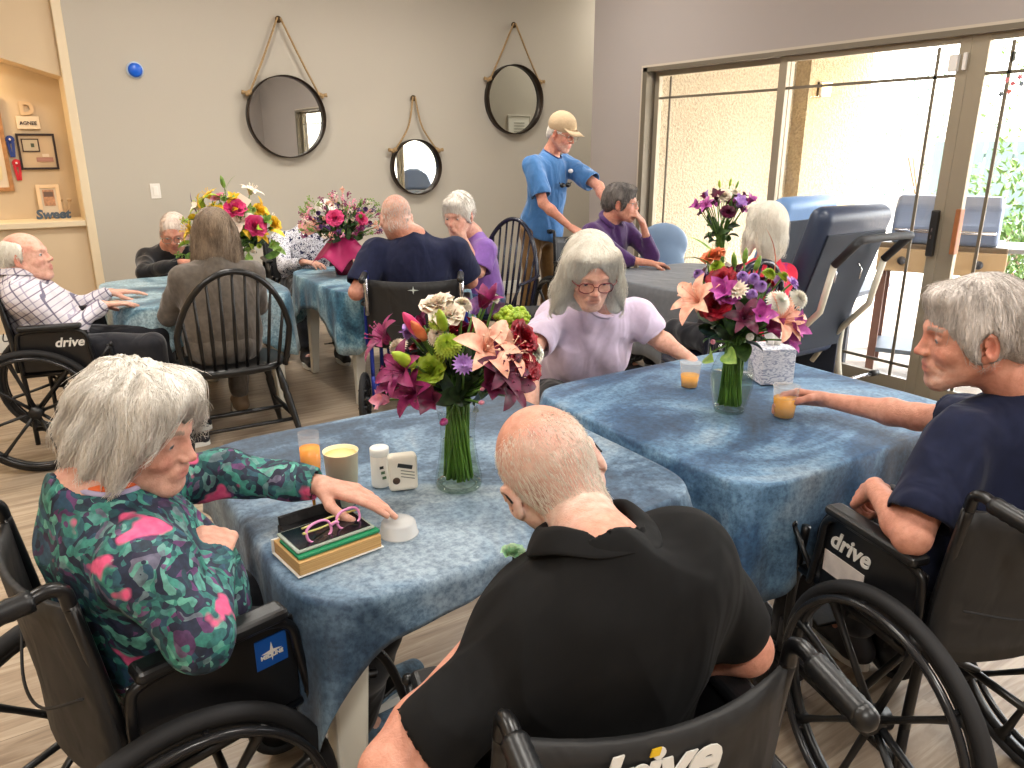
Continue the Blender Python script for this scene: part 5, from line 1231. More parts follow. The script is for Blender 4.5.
st_root, stH = person('standing', dict(label='standing person in a blue tee and tan cap', hip=(3.42, 4.88, .92), chest=(3.46, 4.80, 1.405), face=(.25, -.95), head=(3.50, 4.71, 1.615), hf=(.30, -.88, -.36), hs=1.06, res=.006, sw=.195, armR=((3.27, 4.62, 1.13), (3.40, 4.46, .965), hnd((.5, -.6, -.4), (-.3, -.3, .8), (.5, .3, 0), curl=.7)), armL=((3.72, 4.54, 1.24), (3.66, 4.36, 1.10), hnd((-.2, -.6, -.5), (0, -.3, .9), (-.8, .1, 0), curl=.5)),
    skin=SK2, hair=('fringe', H_WH, None), beard=(225, 215, 208), shirt=BLUE, slen=.72, slw=1.2, neckband=M('navy_band', (40, 60, 110), .8), pants=KHAKI, hem=1, wrk=.006, kneeL=(3.53, 4.88, .50), ankL=(3.53, 4.94, .10), kneeR=(3.35, 4.90, .50), ankR=(3.33, 4.96, .10), glasses=M('thin_metal', (150, 140, 130), .3, .8), eyes=True))
m_ = SDF(); m_.ell(HC+V(0, -.006, .022), (.088, .106, .092), k=.01); m_.ell((0, 0, -.075), (.14, .15, .105), k=.008, sub=True)
cp = m_.mesh(.005, 'cap'); o = obj('cap', cp, M('tan_cap', (192, 168, 136), .9, bmp=.3), st_root); o.matrix_basis = stH
bm_ = MB(); vs = []; 
for i in range(13):
    a = -1.05+2.1*i/12; vs += [(.082*math.sin(a), .0+.085*math.cos(a), .052), (.080*math.sin(a), .065+.100*math.cos(a), .046-.022*abs(math.sin(a)))]
bm_.add(vs, [(2*i, 2*i+1, 2*i+3, 2*i+2) for i in range(12)], True); br_ = bm_.build('brim', M('tan_cap', (192, 168, 136), .9), o); md = br_.modifiers.new('t', 'SOLIDIFY'); md.thickness = .004
sg = MB(); fw = nrm(V(.25, -.95, 0)); rt = V(-fw[1], fw[0], 0)*-1
st_loc = V(3.42, 4.88, 0); c0 = V(3.46, 4.80, 1.40)-st_loc+fw*.145+V(0, 0, -.15)
for q in (-1, 1): sg.sphere(c0+rt*q*.032, (.026, .012, .018), 12, 8)
sg.tube([c0-rt*.07+V(0, 0, .02), c0-rt*.055, c0+rt*.055, c0+rt*.07+V(0, 0, .02)], .004, 6); sg.build('hanging_sunglasses', M('dark_lens', (24, 24, 28), .15), st_root)
lg_ = MB(); lg_.sphere(c0+rt*.075*-1+V(0, 0, .10)-fw*.012, (.022, .012, .016), 10, 8); lg_.build('chest_emblem', M('emblem_white', (220, 226, 232), .7), st_root)
person('purple', dict(label='seated person in a purple collared shirt and glasses, hand raised to the cheek', hip=(3.56, 4.32, .56), chest=(3.56, 4.22, .965), face=(.1, -1), head=(3.60, 4.14, 1.145), hf=(.62, -.76, -.02), hs=1.10, res=.006, sw=.175, armR=((3.50, 3.98, .78), (3.64, 3.86, .76), hnd((.8, -.25, -.1), (0, 0, 1), (0, -.8, 0), curl=.5)), armL=((3.80, 4.02, .775), (3.70, 4.03, 1.02), hnd((-.5, .1, .55), (.4, -.6, .4), (0, .3, .8), curl=.8)),
    skin=SK2, hair=('short', H_DG, dict(n=400, L=.05, r=.002, seed=8, lift=.003)), shirt=PUR, sleeve='long', cuffback=.11, collar='down', colh=.6, pants=DARKP, glasses=M('thin_metal', (150, 140, 130), .3, .8)))
person('red', dict(label='person with white bobbed hair in a bright red top seen from behind', hip=(3.12, 2.55, .54), chest=(3.16, 2.53, .90), face=(.05, 1), head=(3.135, 2.52, 1.145), hf=(.35, .94, -.05), hs=.90, res=.006, sw=.155, armL=((2.95, 2.70, .72), (3.03, 2.86, .72), hnd((.5, .8, 0), (0, 0, 1), (.8, 0, 0), curl=.3)), armR=((3.32, 2.66, .72), (3.26, 2.82, .72), hnd((-.5, .8, 0), (0, 0, 1), (-.8, 0, 0), curl=.3)),
    skin=SK3, hair=('long', H_SN, dict(n=900, L=.2, r=.0018, seed=12, lift=.002, jitter=.06)), shirt=REDC, pants=DARKP, eyes=False))
RV = V(.839, -.545, 0); HV = V(.545, .839, 0)
# ------------------------------------------------------------------ mirrors
MIR = M('mirror_silver', (235, 238, 236), .01, 1.); MFR = M('dark_bronze_rim', (50, 40, 32), .4, .7); ROPE = M('jute_rope', (176, 146, 104), .9, nz=.25, nscale=90, bmp=.8, bscale=200)
def mirror(x, z, r, zk, label, knots=.55, droop=0.):
    root = empty('round_mirror', (x, YB, z), 0, label, 'mirror'); m = MB()
    m.lathe([(r-.004, 0), (r, 0), (r, .085), (r-.008, .087), (r-.010, .03), (r-.012, .0)], (0, 0, 0), 72, (0, -1, 0)); m.build('rim', MFR, root)
    g = MB(); g.lathe([(0, .028), (r-.009, .028), (r-.009, .024), (0, .024)], (0, 0, 0), 72, (0, -1, 0)); gl = g.build('mirror_glass', MIR, root); gl.data.polygons.foreach_set('use_smooth', [False]*len(gl.data.polygons))
    k = MB(); k.sphere((0, -.03, zk-z), (.028, .02, .028), 14, 10); k.cyl((0, 0, zk-z), (0, -.03, zk-z), .010, 10); k.build('wall_knob', M('aged_brass', (84, 66, 44), .5, .5), root)
    for s in (-1, 1):
        a = V(s*.012, -.045, zk-z+.012); b = V(s*r*math.cos(knots), -.055, r*math.sin(knots)+.012); mid = (a+b)/2+V(-s*droop, 0, -droop*.6); rp = MB(); rp.tube(catmull([a, mid, b+V(s*.01, 0, 0)], 12), .0085, 8)
        rp.build('rope', ROPE, root); kn = MB()
        kc = b+V(s*.022, 0, -.004)
        for q in range(3): kn.sphere(kc+V(s*.012*(q-1), -.004*(q % 2), .006*(1-q)), (.020, .019, .021), 10, 8)
        kn.tube([kc+V(s*.02, 0, 0), kc+V(s*.055, 0, .004)], [.012, .018], 8); kn.build('rope_knot', ROPE, root)
    return root
mirror(2.14, 1.765, .335, 2.53, 'large round rope hung mirror, nearest to the niche', .55)
mirror(3.35, 1.335, .255, 1.955, 'smallest round rope hung mirror, hanging lowest above the bald person in navy', .62, .04)
mirror(4.47, 1.975, .33, 2.665, 'round rope hung mirror nearest to the taupe wall corner, above the tan cap', .55)
o = empty('motion_sensor', (1.0, YB, 2.085), 0, 'small round blue plastic device on the beige wall', 'device'); m = MB(); m.lathe([(.062, 0), (.062, .012), (.055, .018), (0, .018)], (0, 0, 0), 28, (0, -1, 0)); m.build('mounting_ring', M('pale_blue_ring', (190, 206, 224), .4), o)
m = MB(); m.lathe([(.052, .016), (.050, .034), (.038, .044), (0, .046)], (0, 0, 0), 28, (0, -1, 0)); m.build('dome', M('vivid_blue', (12, 96, 214), .3), o)
o = empty('light_switch', (1.03, YB, 1.18), 0, 'white light switch on the beige wall above the person in black', 'light switch'); m = MB(); m.box((0, -.004, 0), (.075, .008, .118), bev=.003); m.build('switch_plate', M('switch_white', (236, 232, 224), .35), o)
m = MB(); m.box((0, -.010, 0), (.034, .008, .068), rotx(.06), bev=.002); m.build('rocker', M('switch_white2', (244, 240, 232), .3), o)
# ------------------------------------------------------------------ niche display (back of the niche at y = 7.28, ledge top at z = .975)
NB = YB+.395
def frame_pic(x0, x1, z0, z1, y, fw, fmat, label, cat='picture frame', mat_in=None, inner=None, tilt=0):
    cx, cz, w_, h_ = (x0+x1)/2, (z0+z1)/2, x1-x0, z1-z0; root = empty("picture_frame", (cx, y, cz), 0, label, cat); root.rotation_euler = (tilt, 0, 0); m = MB()
    for s in (-1, 1): m.box((s*(w_/2-fw/2), 0, 0), (fw, .02, h_), bev=.002); m.box((0, 0, s*(h_/2-fw/2)), (w_-2*fw, .02, fw), bev=.002)
    m.build('frame', fmat, root); p = MB(); p.box((0, .004, 0), (w_-2*fw, .004, h_-2*fw)); p.build('backing', mat_in or M('mat_board', (226, 210, 186), .8), root)
    if inner: inner(root, w_-2*fw, h_-2*fw)
    return root
def pic_room(root, w_, h_):
    cnt = [0]
    def q(x, z, a, b, c, n): cnt[0] += 1; m = MB(); m.box((x*w_, -.001-.0012*cnt[0], z*h_), (a*w_, .003, b*h_)); m.build(n, M('pic_'+n, c, .6), root)
    q(-.18, .20, .52, .42, (66, 44, 34), 'painted_frame'); q(-.18, .20, .44, .34, (190, 176, 150), 'painted_canvas'); q(-.12, .20, .10, .12, (70, 80, 60), 'painted_shrub')
    q(.18, -.25, .5, .14, (170, 124, 110), 'painted_cushion'); q(.22, -.12, .2, .10, (222, 206, 184), 'painted_jar')
frame_pic(.145, .405, 1.35, 1.62, NB-.012, .016, M('espresso_frame', (44, 28, 24), .4), 'dark framed picture hanging in the niche below the small name sign', inner=pic_room, mat_in=M('pic_wall', (206, 180, 146), .7))
def pic_small(root, w_, h_):
    m = MB(); m.box((0, -.001, .12*h_), (.72*w_, .003, .62*h_)); m.build('photo', M('photo_sepia', (190, 140, 104), .5, nz=.3, nscale=50), root)
    m = MB(); m.box((0, -.003, .26*h_), (.6*w_, .003, .2*h_)); m.build('photo_detail', M('photo_dark', (110, 84, 70), .5), root)
frame_pic(.215, .375, .985, 1.235, NB-.05, .026, M('cream_frame', (236, 206, 166), .5), 'small cream frame standing on the niche ledge behind the blue word', inner=pic_small, tilt=-.10)
def pic_collage(root, w_, h_):
    rs = random.Random(4)
    for i in range(12):
        m = MB(); m.box((rs.uniform(-.4, .4)*w_, -.001-.0004*i, rs.uniform(-.4, .4)*h_), (.22*w_, .002, .16*h_), roty(rs.uniform(-.4, .4))); m.build('clipping', M('clip%d' % (i % 4), [(226, 206, 160), (196, 170, 120), (160, 150, 120), (230, 190, 170)][i % 4], .7), root)
frame_pic(-.33, .075, 1.19, 1.90, NB-.02, .03, M('oak_frame', (172, 122, 74), .5, nz=.2), 'tall wooden frame of pale clippings cut off by the left edge', inner=pic_collage)
o = empty('name_sign', (.245, NB-.012, 1.70), 0, 'small cream name sign with dark capitals under a pale letter D', 'sign'); m = MB(); m.box((0, 0, 0), (.155, .016, .095), bev=.002); m.build('board', M('sign_cream', (234, 214, 184), .6), o)
place_word(word('AGNEE', .036, None, bold=.0008), M('sign_ink', (60, 40, 34), .6), o, mtx(np.column_stack([V(1, 0, 0), V(0, 0, 1), V(0, -1, 0)]), (0, -.010, -.005)))
me = word('D', .13, None, bold=.006, depth=.008); o = obj('letter_ornament', me, M('letter_sand', (222, 190, 148), .6)); o.matrix_basis = mtx(np.column_stack([V(1, 0, 0), V(0, 0, 1), V(0, -1, 0)]), (.25, NB-.016, 1.80)); tag(o, 'pale raised letter D mounted above the name sign', 'letter')
def ribbon(x, z, col, label):
    o = empty('award_ribbon', (x, NB-.012, z), 0, label, 'ribbon'); m = MB()
    for k in range(14):
        a = 2*PI*k/14; m.box((.022*math.cos(a), -.003*(k % 2), .022*math.sin(a)), (.016, .004, .016), roty(-a))
    m.lathe([(.016, 0), (.016, .006), (0, .007)], (0, -.004, 0), 14, (0, -1, 0)); m.build('rosette', M('rib_%s' % label[:4], col, .6), o)
    for s in (-1, 1): m = MB(); m.box((s*.012, .0, -.075), (.020, .002, .11), roty(s*.10)); m.build('tail', M('rib_%s' % label[:4], col, .6), o)
    m = MB(); m.lathe([(.008, 0), (.008, .002), (0, .002)], (0, -.012, 0), 12, (0, -1, 0)); m.build('centre', M('rib_w', (236, 222, 226), .6), o)
ribbon(.105, 1.575, (44, 66, 140), 'blue award ribbon hanging beside the dark framed picture'); ribbon(.120, 1.40, (206, 34, 48), 'red award ribbon hanging lower, just below the blue one')
me = word('Sweet', .095, None, bold=.004, depth=.010, shear=.15); o = obj('word_ornament', me, M('slate_word', (74, 92, 112), .5)); o.matrix_basis = mtx(np.column_stack([V(1, 0, 0), V(0, 0, 1), V(0, -1, 0)]), (.30, NB-.125, 1.008)); tag(o, 'slate blue standing word ornament on the niche ledge', 'ornament')
m = MB(); rs = random.Random(2)
o = empty('dried_sprig', (.41, NB-.08, .977), 0, 'pale dried sprig beside the word ornament on the ledge', 'sprig'); 
for k in range(7):
    m = MB(); a = rs.uniform(-.5, .5); m.tube(catmull([(0, 0, 0), (.02*a, 0, .06), (.07*a, .01, .13)], 4), .002, 5); m.sphere((.07*a, .01, .135), (.007, .007, .012), 6, 5); m.build('stalk', M('dried', (206, 176, 140), .8), o)

# ------------------------------------------------------------------ bouquets
HZ = lambda a, b=None, k=None: petal_mat(k or 'p%d_%d_%d' % a, a, b or tuple(min(255, int(c*1.25+14)) for c in a))
PC = dict(cream=HZ((226, 208, 186), (248, 238, 222)), white=HZ((232, 228, 214), (250, 248, 240)), pink=HZ((226, 130, 160), (244, 180, 198)), hot=HZ((206, 36, 104), (230, 80, 140)), mag=HZ((112, 22, 72), (160, 48, 112)), dmag=HZ((66, 12, 40), (112, 24, 66)), red=HZ((110, 8, 26), (170, 20, 44)),
    peach=HZ((224, 150, 128), (244, 202, 176)), lime=HZ((138, 168, 34), (186, 206, 70)), green=HZ((92, 132, 44), (150, 180, 86)), lav=HZ((150, 104, 186), (196, 156, 220)), orange=HZ((206, 96, 60), (232, 140, 90)), yellow=HZ((222, 170, 20), (248, 214, 60)), plum=HZ((70, 40, 96), (112, 70, 140)), orchid=HZ((140, 34, 120), (206, 100, 184)))
def bq(loc, label, rows, du=0., dz=0., **k):
    out = []
    for kind, c, u, w_, z, s in rows: p = RV*(u+du)-HV*w_; out.append((kind, PC[c], p[0], p[1], z+dz, s))
    return bouquet(loc, label, out, **k)
def hull_fill(rows, n, kinds, cols, ru, rz, zc, seed, smin=.8, back=True):
    rs = np.random.RandomState(seed); out = list(rows)
    for i in range(n):
        th = rs.rand()*2*PI; ph = rs.rand()*.9; u = math.cos(th)*ru*math.sqrt(1-ph*ph*.5); w_ = math.sin(th)*ru*.95; 
        if w_ > .02 and rs.rand() < .55: w_ = -w_
        out.append((kinds[rs.randint(len(kinds))], cols[rs.randint(len(cols))], u*(.5+.5*rs.rand()), w_*(.5+.5*rs.rand()), zc+(ph-.35)*rz*(.6+.5*rs.rand()), smin+.3*rs.rand()))
    return out
A_ = [('carnation', 'cream', -.055, .03, .455, 1.0), ('chrysanthemum', 'cream', 0, .02, .455, 1.0), ('carnation', 'cream', -.03, .06, .435, 1.0), ('bud', 'mag', .055, .02, .455, 1.15), ('alstroemeria', 'mag', .045, .03, .45, 1.2), ('button', 'white', .075, 0, .465, .9), ('button', 'lav', -.117, .04, .415, 1.2), ('button', 'lav', -.10, .06, .40, 1.1), ('button', 'lav', -.125, .03, .39, 1.1),
    ('bud', 'hot', -.086, .07, .39, 1.7), ('bud', 'orange', -.078, .078, .385, 1.4), ('bud', 'lime', -.10, .11, .335, 1.7), ('bud', 'lime', -.035, .09, .41, 1.4), ('chrysanthemum', 'lime', -.028, .11, .385, 1.25), ('chrysanthemum', 'lime', -.05, .07, .43, 1.0), ('lily', 'peach', .052, .12, .37, 1.15), ('lily', 'peach', .10, .10, .36, .9), ('hydrangea', 'lime', .105, .04, .425, .95), ('hydrangea', 'lime', .13, .0, .42, .8),
    ('carnation', 'red', .137, .07, .39, 1.0), ('carnation', 'red', .15, .08, .325, .9), ('carnation', 'red', .13, .10, .345, 1.0), ('chrysanthemum', 'white', .163, .05, .35, 1.3), ('lily', 'mag', -.165, .05, .375, .95), ('chrysanthemum', 'cream', -.145, .06, .365, 1.0), ('alstroemeria', 'pink', -.165, .09, .25, 1.0), ('lily', 'mag', -.12, .11, .32, 1.0), ('lily', 'mag', -.10, .10, .27, .9), ('alstroemeria', 'mag', -.14, .10, .29, 1.2),
    ('daisy', 'lav', .008, .135, .345, 1.15), ('lily', 'dmag', .085, .13, .33, 1.0), ('lily', 'dmag', .10, .12, .29, .95), ('alstroemeria', 'dmag', .06, .14, .30, 1.3), ('bud', 'pink', .042, .14, .26, .6), ('bud', 'pink', .045, .14, .29, .5), ('bud', 'mag', -.034, .13, .215, 1.0), ('alstroemeria', 'dmag', -.06, .12, .26, 1.2)]
A_ = hull_fill(A_, 26, ['alstroemeria', 'carnation', 'button', 'chrysanthemum'], ['mag', 'dmag', 'cream', 'lime', 'lav', 'red'], .15, .14, .35, 3)
bq((.83, 1.52, TH_+.012), 'large mixed bouquet with peach lily, lime and dark magenta blooms on the near table', A_, du=.018, leaves=70, R_=.13, H_=.2, zneck=.205, neck=.03, seed=1, lmat=LEAFD)
vase((.83, 1.52, TH_+.010), [(.056, 0), (.058, .02), (.050, .06), (.042, .12), (.043, .16), (.050, .20), (.0505, .2005)], 'clear flared glass vase with green stems near the white bottles')
for k, (s, a) in enumerate(((-1, .05), (1, .05))): pass
B_ = [('chrysanthemum', 'lime', -.088, .05, .475, 1.0), ('chrysanthemum', 'lime', .07, .04, .455, .9), ('chrysanthemum', 'lime', .115, .03, .445, .85), ('carnation', 'red', -.08, .09, .44, 1.1), ('carnation', 'red', -.092, .10, .37, 1.2), ('lily', 'peach', -.135, .08, .375, 1.25), ('lily', 'peach', .08, .12, .33, 1.2), ('button', 'lav', -.023, .09, .455, 1.4), ('button', 'lav', .01, .09, .45, 1.4), ('button', 'lav', .03, .10, .43, 1.4), ('button', 'lav', -.14, .05, .455, 1.3), ('button', 'lav', .0, .12, .41, 1.3),
    ('carnation', 'orange', -.09, .02, .50, .9), ('daisy', 'cream', -.045, .12, .42, 1.5), ('chrysanthemum', 'white', .075, .13, .39, 1.45), ('chrysanthemum', 'white', .145, .09, .39, 1.3), ('daisy', 'lav', .125, .07, .43, 1.2), ('alstroemeria', 'orchid', -.08, .13, .41, 1.4), ('alstroemeria', 'orchid', .014, .15, .35, 1.3), ('alstroemeria', 'orchid', .112, .12, .31, 1.4), ('alstroemeria', 'orchid', .10, .12, .275, 1.3), ('lily', 'dmag', -.02, .13, .34, .9), ('alstroemeria', 'mag', .05, .13, .31, 1.2), ('button', 'white', .0, .14, .29, .9), ('button', 'pink', -.096, .10, .265, .6),
    ('bud', 'green', -.03, .03, .47, 1.0), ('bud', 'green', .0, .02, .48, 1.0), ('bud', 'green', .03, .03, .46, 1.0), ('broad_leaf', 'green', -.06, .13, .24, 1.1), ('broad_leaf', 'green', -.10, .10, .23, 1.1), ('long_leaf', 'green', -.07, .02, .45, 1.0), ('long_leaf', 'green', -.055, .0, .47, .9), ('long_leaf', 'orange', .09, .0, .42, 1.0), ('long_leaf', 'green', -.09, .0, .44, .8)]
B_ = hull_fill(B_, 24, ['alstroemeria', 'carnation', 'button', 'chrysanthemum'], ['orchid', 'dmag', 'white', 'lav', 'red'], .14, .13, .37, 5)
bq((1.80, 1.52, TH_+.022), 'mixed bouquet with white chrysanthemums, lime pompons and orchid pinks on the right table', B_, dz=-.02, leaves=50, R_=.12, H_=.18, zneck=.205, neck=.03, seed=2)
vase((1.80, 1.52, TH_+.020), [(.046, 0), (.050, .02), (.064, .08), (.066, .12), (.052, .165), (.043, .185), (.048, .205), (.0485, .2055)], 'clear rounded glass vase between the two cups of juice')
E_ = hull_fill([('lily', 'orchid', -.12, .08, .35, 1.0), ('alstroemeria', 'dmag', -.07, .12, .40, 1.6), ('carnation', 'cream', -.03, .12, .42, 1.2), ('alstroemeria', 'lav', .05, .14, .36, 1.7), ('alstroemeria', 'orchid', .12, .1, .38, 1.5), ('bud', 'lime', -.03, 0, .46, 1.1), ('bud', 'lime', .03, 0, .47, 1.1), ('bud', 'green', .07, 0, .46, 1.0), ('lily', 'orchid', .10, .06, .32, .9), ('carnation', 'dmag', .0, .12, .32, 1.2), ('alstroemeria', 'orchid', -.16, .03, .34, 1.4), ('chrysanthemum', 'cream', .05, .06, .44, 1.0)], 22, ['alstroemeria', 'alstroemeria', 'carnation'], ['orchid', 'dmag', 'lav', 'mag'], .16, .13, .36, 9)
bq((3.80, 3.40, TH_+.012), 'purple and orchid bouquet on the grey table in front of the glass door', E_, dz=.09, leaves=24, R_=.12, H_=.16, zneck=.21, neck=.03, seed=3)
vase((3.80, 3.40, TH_+.010), [(.055, 0), (.058, .02), (.046, .1), (.045, .16), (.055, .215), (.0555, .2155)], 'glass vase on the grey table beneath the purple bouquet')
C_ = [('rose', 'hot', .06, .16, .44, 2.2), ('rose', 'hot', .16, .15, .34, 2.3), ('rose', 'yellow', .17, .06, .42, 1.8), ('rose', 'yellow', .25, .08, .35, 1.7), ('rose', 'yellow', -.05, .14, .42, 1.7), ('hydrangea', 'cream', .02, .20, .30, 2.0), ('lily', 'yellow', -.22, .10, .31, 1.4), ('rose', 'pink', -.06, .08, .50, 1.5), ('rose', 'peach', -.08, .16, .36, 1.7), ('lily', 'yellow', -.12, .05, .50, 1.1), ('lily', 'lime', -.15, .08, .45, 1.3), ('long_leaf', 'green', -.03, .05, .52, .9), ('bud', 'green', -.03, .05, .56, 1.6), ('lily', 'cream', .10, .0, .52, 1.2), ('long_leaf', 'plum', -.16, .1, .38, 1.1), ('broad_leaf', 'green', .12, .16, .18, 2.2), ('broad_leaf', 'green', .20, .12, .16, 2.2), ('broad_leaf', 'green', .22, .1, .22, 2.0), ('broad_leaf', 'green', .04, .2, .2, 1.8)]
C_ = [r_ if r_[0] != 'broad_leaf' else ('leaf', 'green')+r_[2:5]+(1.5,) for r_ in C_]
C_ = hull_fill(C_, 26, ['rose', 'lily', 'hydrangea'], ['yellow', 'lime', 'green', 'cream'], .2, .2, .34, 11, 1.0)
rs = np.random.RandomState(5)
for i in range(60):
    a = rs.rand()*6.28; u = math.cos(a)*.27*rs.rand()**.5; C_.append((['leaf', 'button', 'leaf', 'alstroemeria', 'sprig'][rs.randint(5)], ['green', 'lime', 'yellow', 'cream', 'green'][rs.randint(5)], u, .02+.16*rs.rand(), .16+.36*rs.rand()*math.sqrt(max(0, 1-(u/.3)**2)), 1.3))
bq((1.17, 4.92, TH_+.012), 'tall bouquet of yellow lilies and hot pink roses on the far left table', C_, leaves=90, R_=.26, H_=.3, zneck=.17, neck=.03, seed=4)
vase((1.17, 4.92, TH_+.010), [(.06, 0), (.06, .02), (.055, .1), (.055, .17), (.0555, .1705)], 'short glass vase on the far left table, mostly hidden behind the brown hair')
cd = MB(); cd.box((0, 0, 0), (.09, .002, .065)); o = cd.build('gift_card', M('card_cream', (240, 226, 206), .6), None); p = V(1.17, 4.92, 0)+RV*.09-HV*.12; o.location = (p[0], p[1], TH_+.505); o.rotation_euler = (-.3, .6, -.5); tag(o, 'small cream gift card tucked in the yellow and pink bouquet', 'card')
D_ = [('carnation', 'hot', .0, .16, .37, 1.4), ('carnation', 'hot', .15, .1, .36, 1.1), ('lily', 'pink', -.17, .08, .36, 1.2), ('button', 'plum', -.12, .1, .40, 1.3), ('button', 'plum', .17, .04, .42, 1.4), ('button', 'plum', -.1, .14, .32, 1.2)]
rs = np.random.RandomState(7)
for i in range(150):
    a = rs.rand()*6.28; u = math.cos(a)*.24*rs.rand()**.5; w_ = math.sin(a)*.2*rs.rand()**.5; D_.append(('sprig' if rs.rand() < .8 else 'button', ['green', 'pink', 'cream', 'plum', 'peach', 'green', 'mag'][rs.randint(7)], u, w_, .22+.24*math.sqrt(max(0, 1-(u/.26)**2-(w_/.24)**2))*rs.rand()+.02, 1.1 if rs.rand() < .8 else .6))
bq((1.80, 4.80, TH_+.012), 'dried look bouquet of small pink and plum blossoms above magenta wrapping paper', D_, leaves=110, R_=.22, H_=.28, zneck=.2, neck=.03, seed=6, stems=0)
vm = MB(); vm.lathe([(0, 0), (.055, 0), (.065, .05), (.055, .13), (.045, .19), (.047, .2)], n=30); o = vm.build('vase', M('wine_glass_vase', (110, 14, 44), .15), None); o.location = (1.80, 4.80, TH_+.010); tag(o, 'dark wine red vase under the magenta wrapping paper', 'vase')
wp = MB(); N = 64; rows = []
for j in range(9):
    q = j/8
    for i in range(N):
        t = 2*PI*i/N; sq = 1/max(abs(math.cos(t)), abs(math.sin(t))); s_ = .050+(.265*sq-.050)*q; R_ = .050+(s_-.05)*(.58+.08*math.sin(4*t+1)*q); z = .262-(s_-.05)*.66-.012*math.sin(7*t)*q; rows.append((R_*math.cos(t), R_*math.sin(t), max(z, .006)))
wp.add(rows, [(j*N+i, j*N+(i+1) % N, (j+1)*N+(i+1) % N, (j+1)*N+i) for j in range(8) for i in range(N)], True); o = wp.build('wrapping_paper', M('magenta_paper', (178, 26, 96), .55, nz=.06, bmp=.2, bscale=20), None); o.location = (1.80, 4.80, TH_+.012); o.rotation_euler = (0, 0, .35)
md = o.modifiers.new('t', 'SOLIDIFY'); md.thickness = .001; tag(o, 'magenta wrapping paper skirt draped around the wine red vase', 'wrapping paper')

# ------------------------------------------------------------------ things on the near table
ZA = TH_+.010; ZB = TH_+.022
cup((1.87, 1.76, ZB), 'clear plastic cup of juice standing left of the rounded vase', group=None, fill=.5)
cup((1.89, 1.385, ZB), 'clear plastic cup of juice held by the grey haired person', fill=.62, r=.039, h=.10)
fl = empty('juice_flute', (.48, 1.57, ZA), 0, 'clear plastic flute of orange juice behind the black wallet', 'glass'); m = MB(); m.lathe([(0, .0), (.030, 0), (.030, .003), (.006, .008), (.0045, .05), (.010, .07), (.021, .09), (.024, .13), (.0235, .195), (.022, .195), (.0225, .13), (.019, .095), (.003, .07), (0, .07)], n=32); m.build('glass', frosted('clear_plastic', .09), fl)
m = MB(); m.lathe([(0, .012), (.0035, .012), (.0038, .05), (.0085, .07), (.0195, .092), (.0222, .13), (.0220, .160), (0, .160)], n=28); m.build('juice', M('juice_deep', (255, 160, 4), .25), fl)
o = empty('tumbler', (.556, 1.585, ZA), 0, 'pale yellow plastic tumbler between the flute and the white bottles', 'cup'); m = MB(); m.lathe([(0, 0), (.032, 0), (.040, .13), (.0415, .13), (.039, .127), (.031, .006), (0, .006)], n=36); m.build('tumbler', M('butter_plastic', (253, 240, 204), .4), o); m = MB(); m.lathe([(0, .12), (.0385, .12), (.038, .118), (0, .118)], n=30); m.build('drink', M('butter_drink', (244, 222, 150), .4), o)
o = empty('bottle', (.668, 1.625, ZA), 0, 'slim round white bottle beside the boxy white dispenser', 'bottle'); m = MB(); m.lathe([(0, 0), (.022, 0), (.023, .004), (.023, .078), (.021, .082), (0, .082)], n=30); m.build('bottle_body', M('bottle_white', (232, 228, 220), .35), o); m = MB(); m.lathe([(.0215, .080), (.0235, .082), (.0235, .098), (.022, .100), (0, .100)], n=30); m.build('cap', M('cap_white', (244, 244, 240), .3), o)
for k in range(3): m = MB(); m.box((-.006+.003*k, -.0232, .055-.014*k), (.010, .0008, .007)); m.build('printed_mark', M('print_green' if k else 'print_dark', (90, 120, 90) if k else (40, 44, 44), .5), o)
o = empty('dispenser', (.705, 1.575, ZA), .95-PI/2+.32, 'boxy white plastic dispenser with a dark printed label', 'dispenser'); m = MB(); m.box((0, 0, .046), (.070, .036, .092), bev=.010); m.build('dispenser_body', M('ivory_plastic', (238, 232, 216), .35), o)
m = MB(); m.box((.004, -.0186, .066), (.036, .0012, .010), roty(.25)); m.build('label_band', M('print_dark', (40, 44, 44), .5), o)
for k in range(3): m = MB(); m.box((.010, -.0186, .052-.008*k), (.034, .0010, .0022), roty(.25)); m.build('label_line', M('print_grey', (140, 140, 128), .5), o)
m = MB(); m.lathe([(0, 0), (.009, 0), (.009, .001), (0, .001)], (-.018, -.0182, .030), 14, (0, -1, 0)); m.build('label_mark', M('print_brown', (80, 60, 44), .5), o)
o = empty('plastic_cup', (.600, 1.375, ZA), 0, 'frosted shallow plastic cup under the reaching hand', 'cup'); m = MB(); m.lathe([(0, .030), (.032, .030), (.037, .026), (.041, .002), (.043, 0), (.041, 0), (.036, .024), (0, .027)], n=36); m.build('cup', frosted('frosted_cup', .34), o)
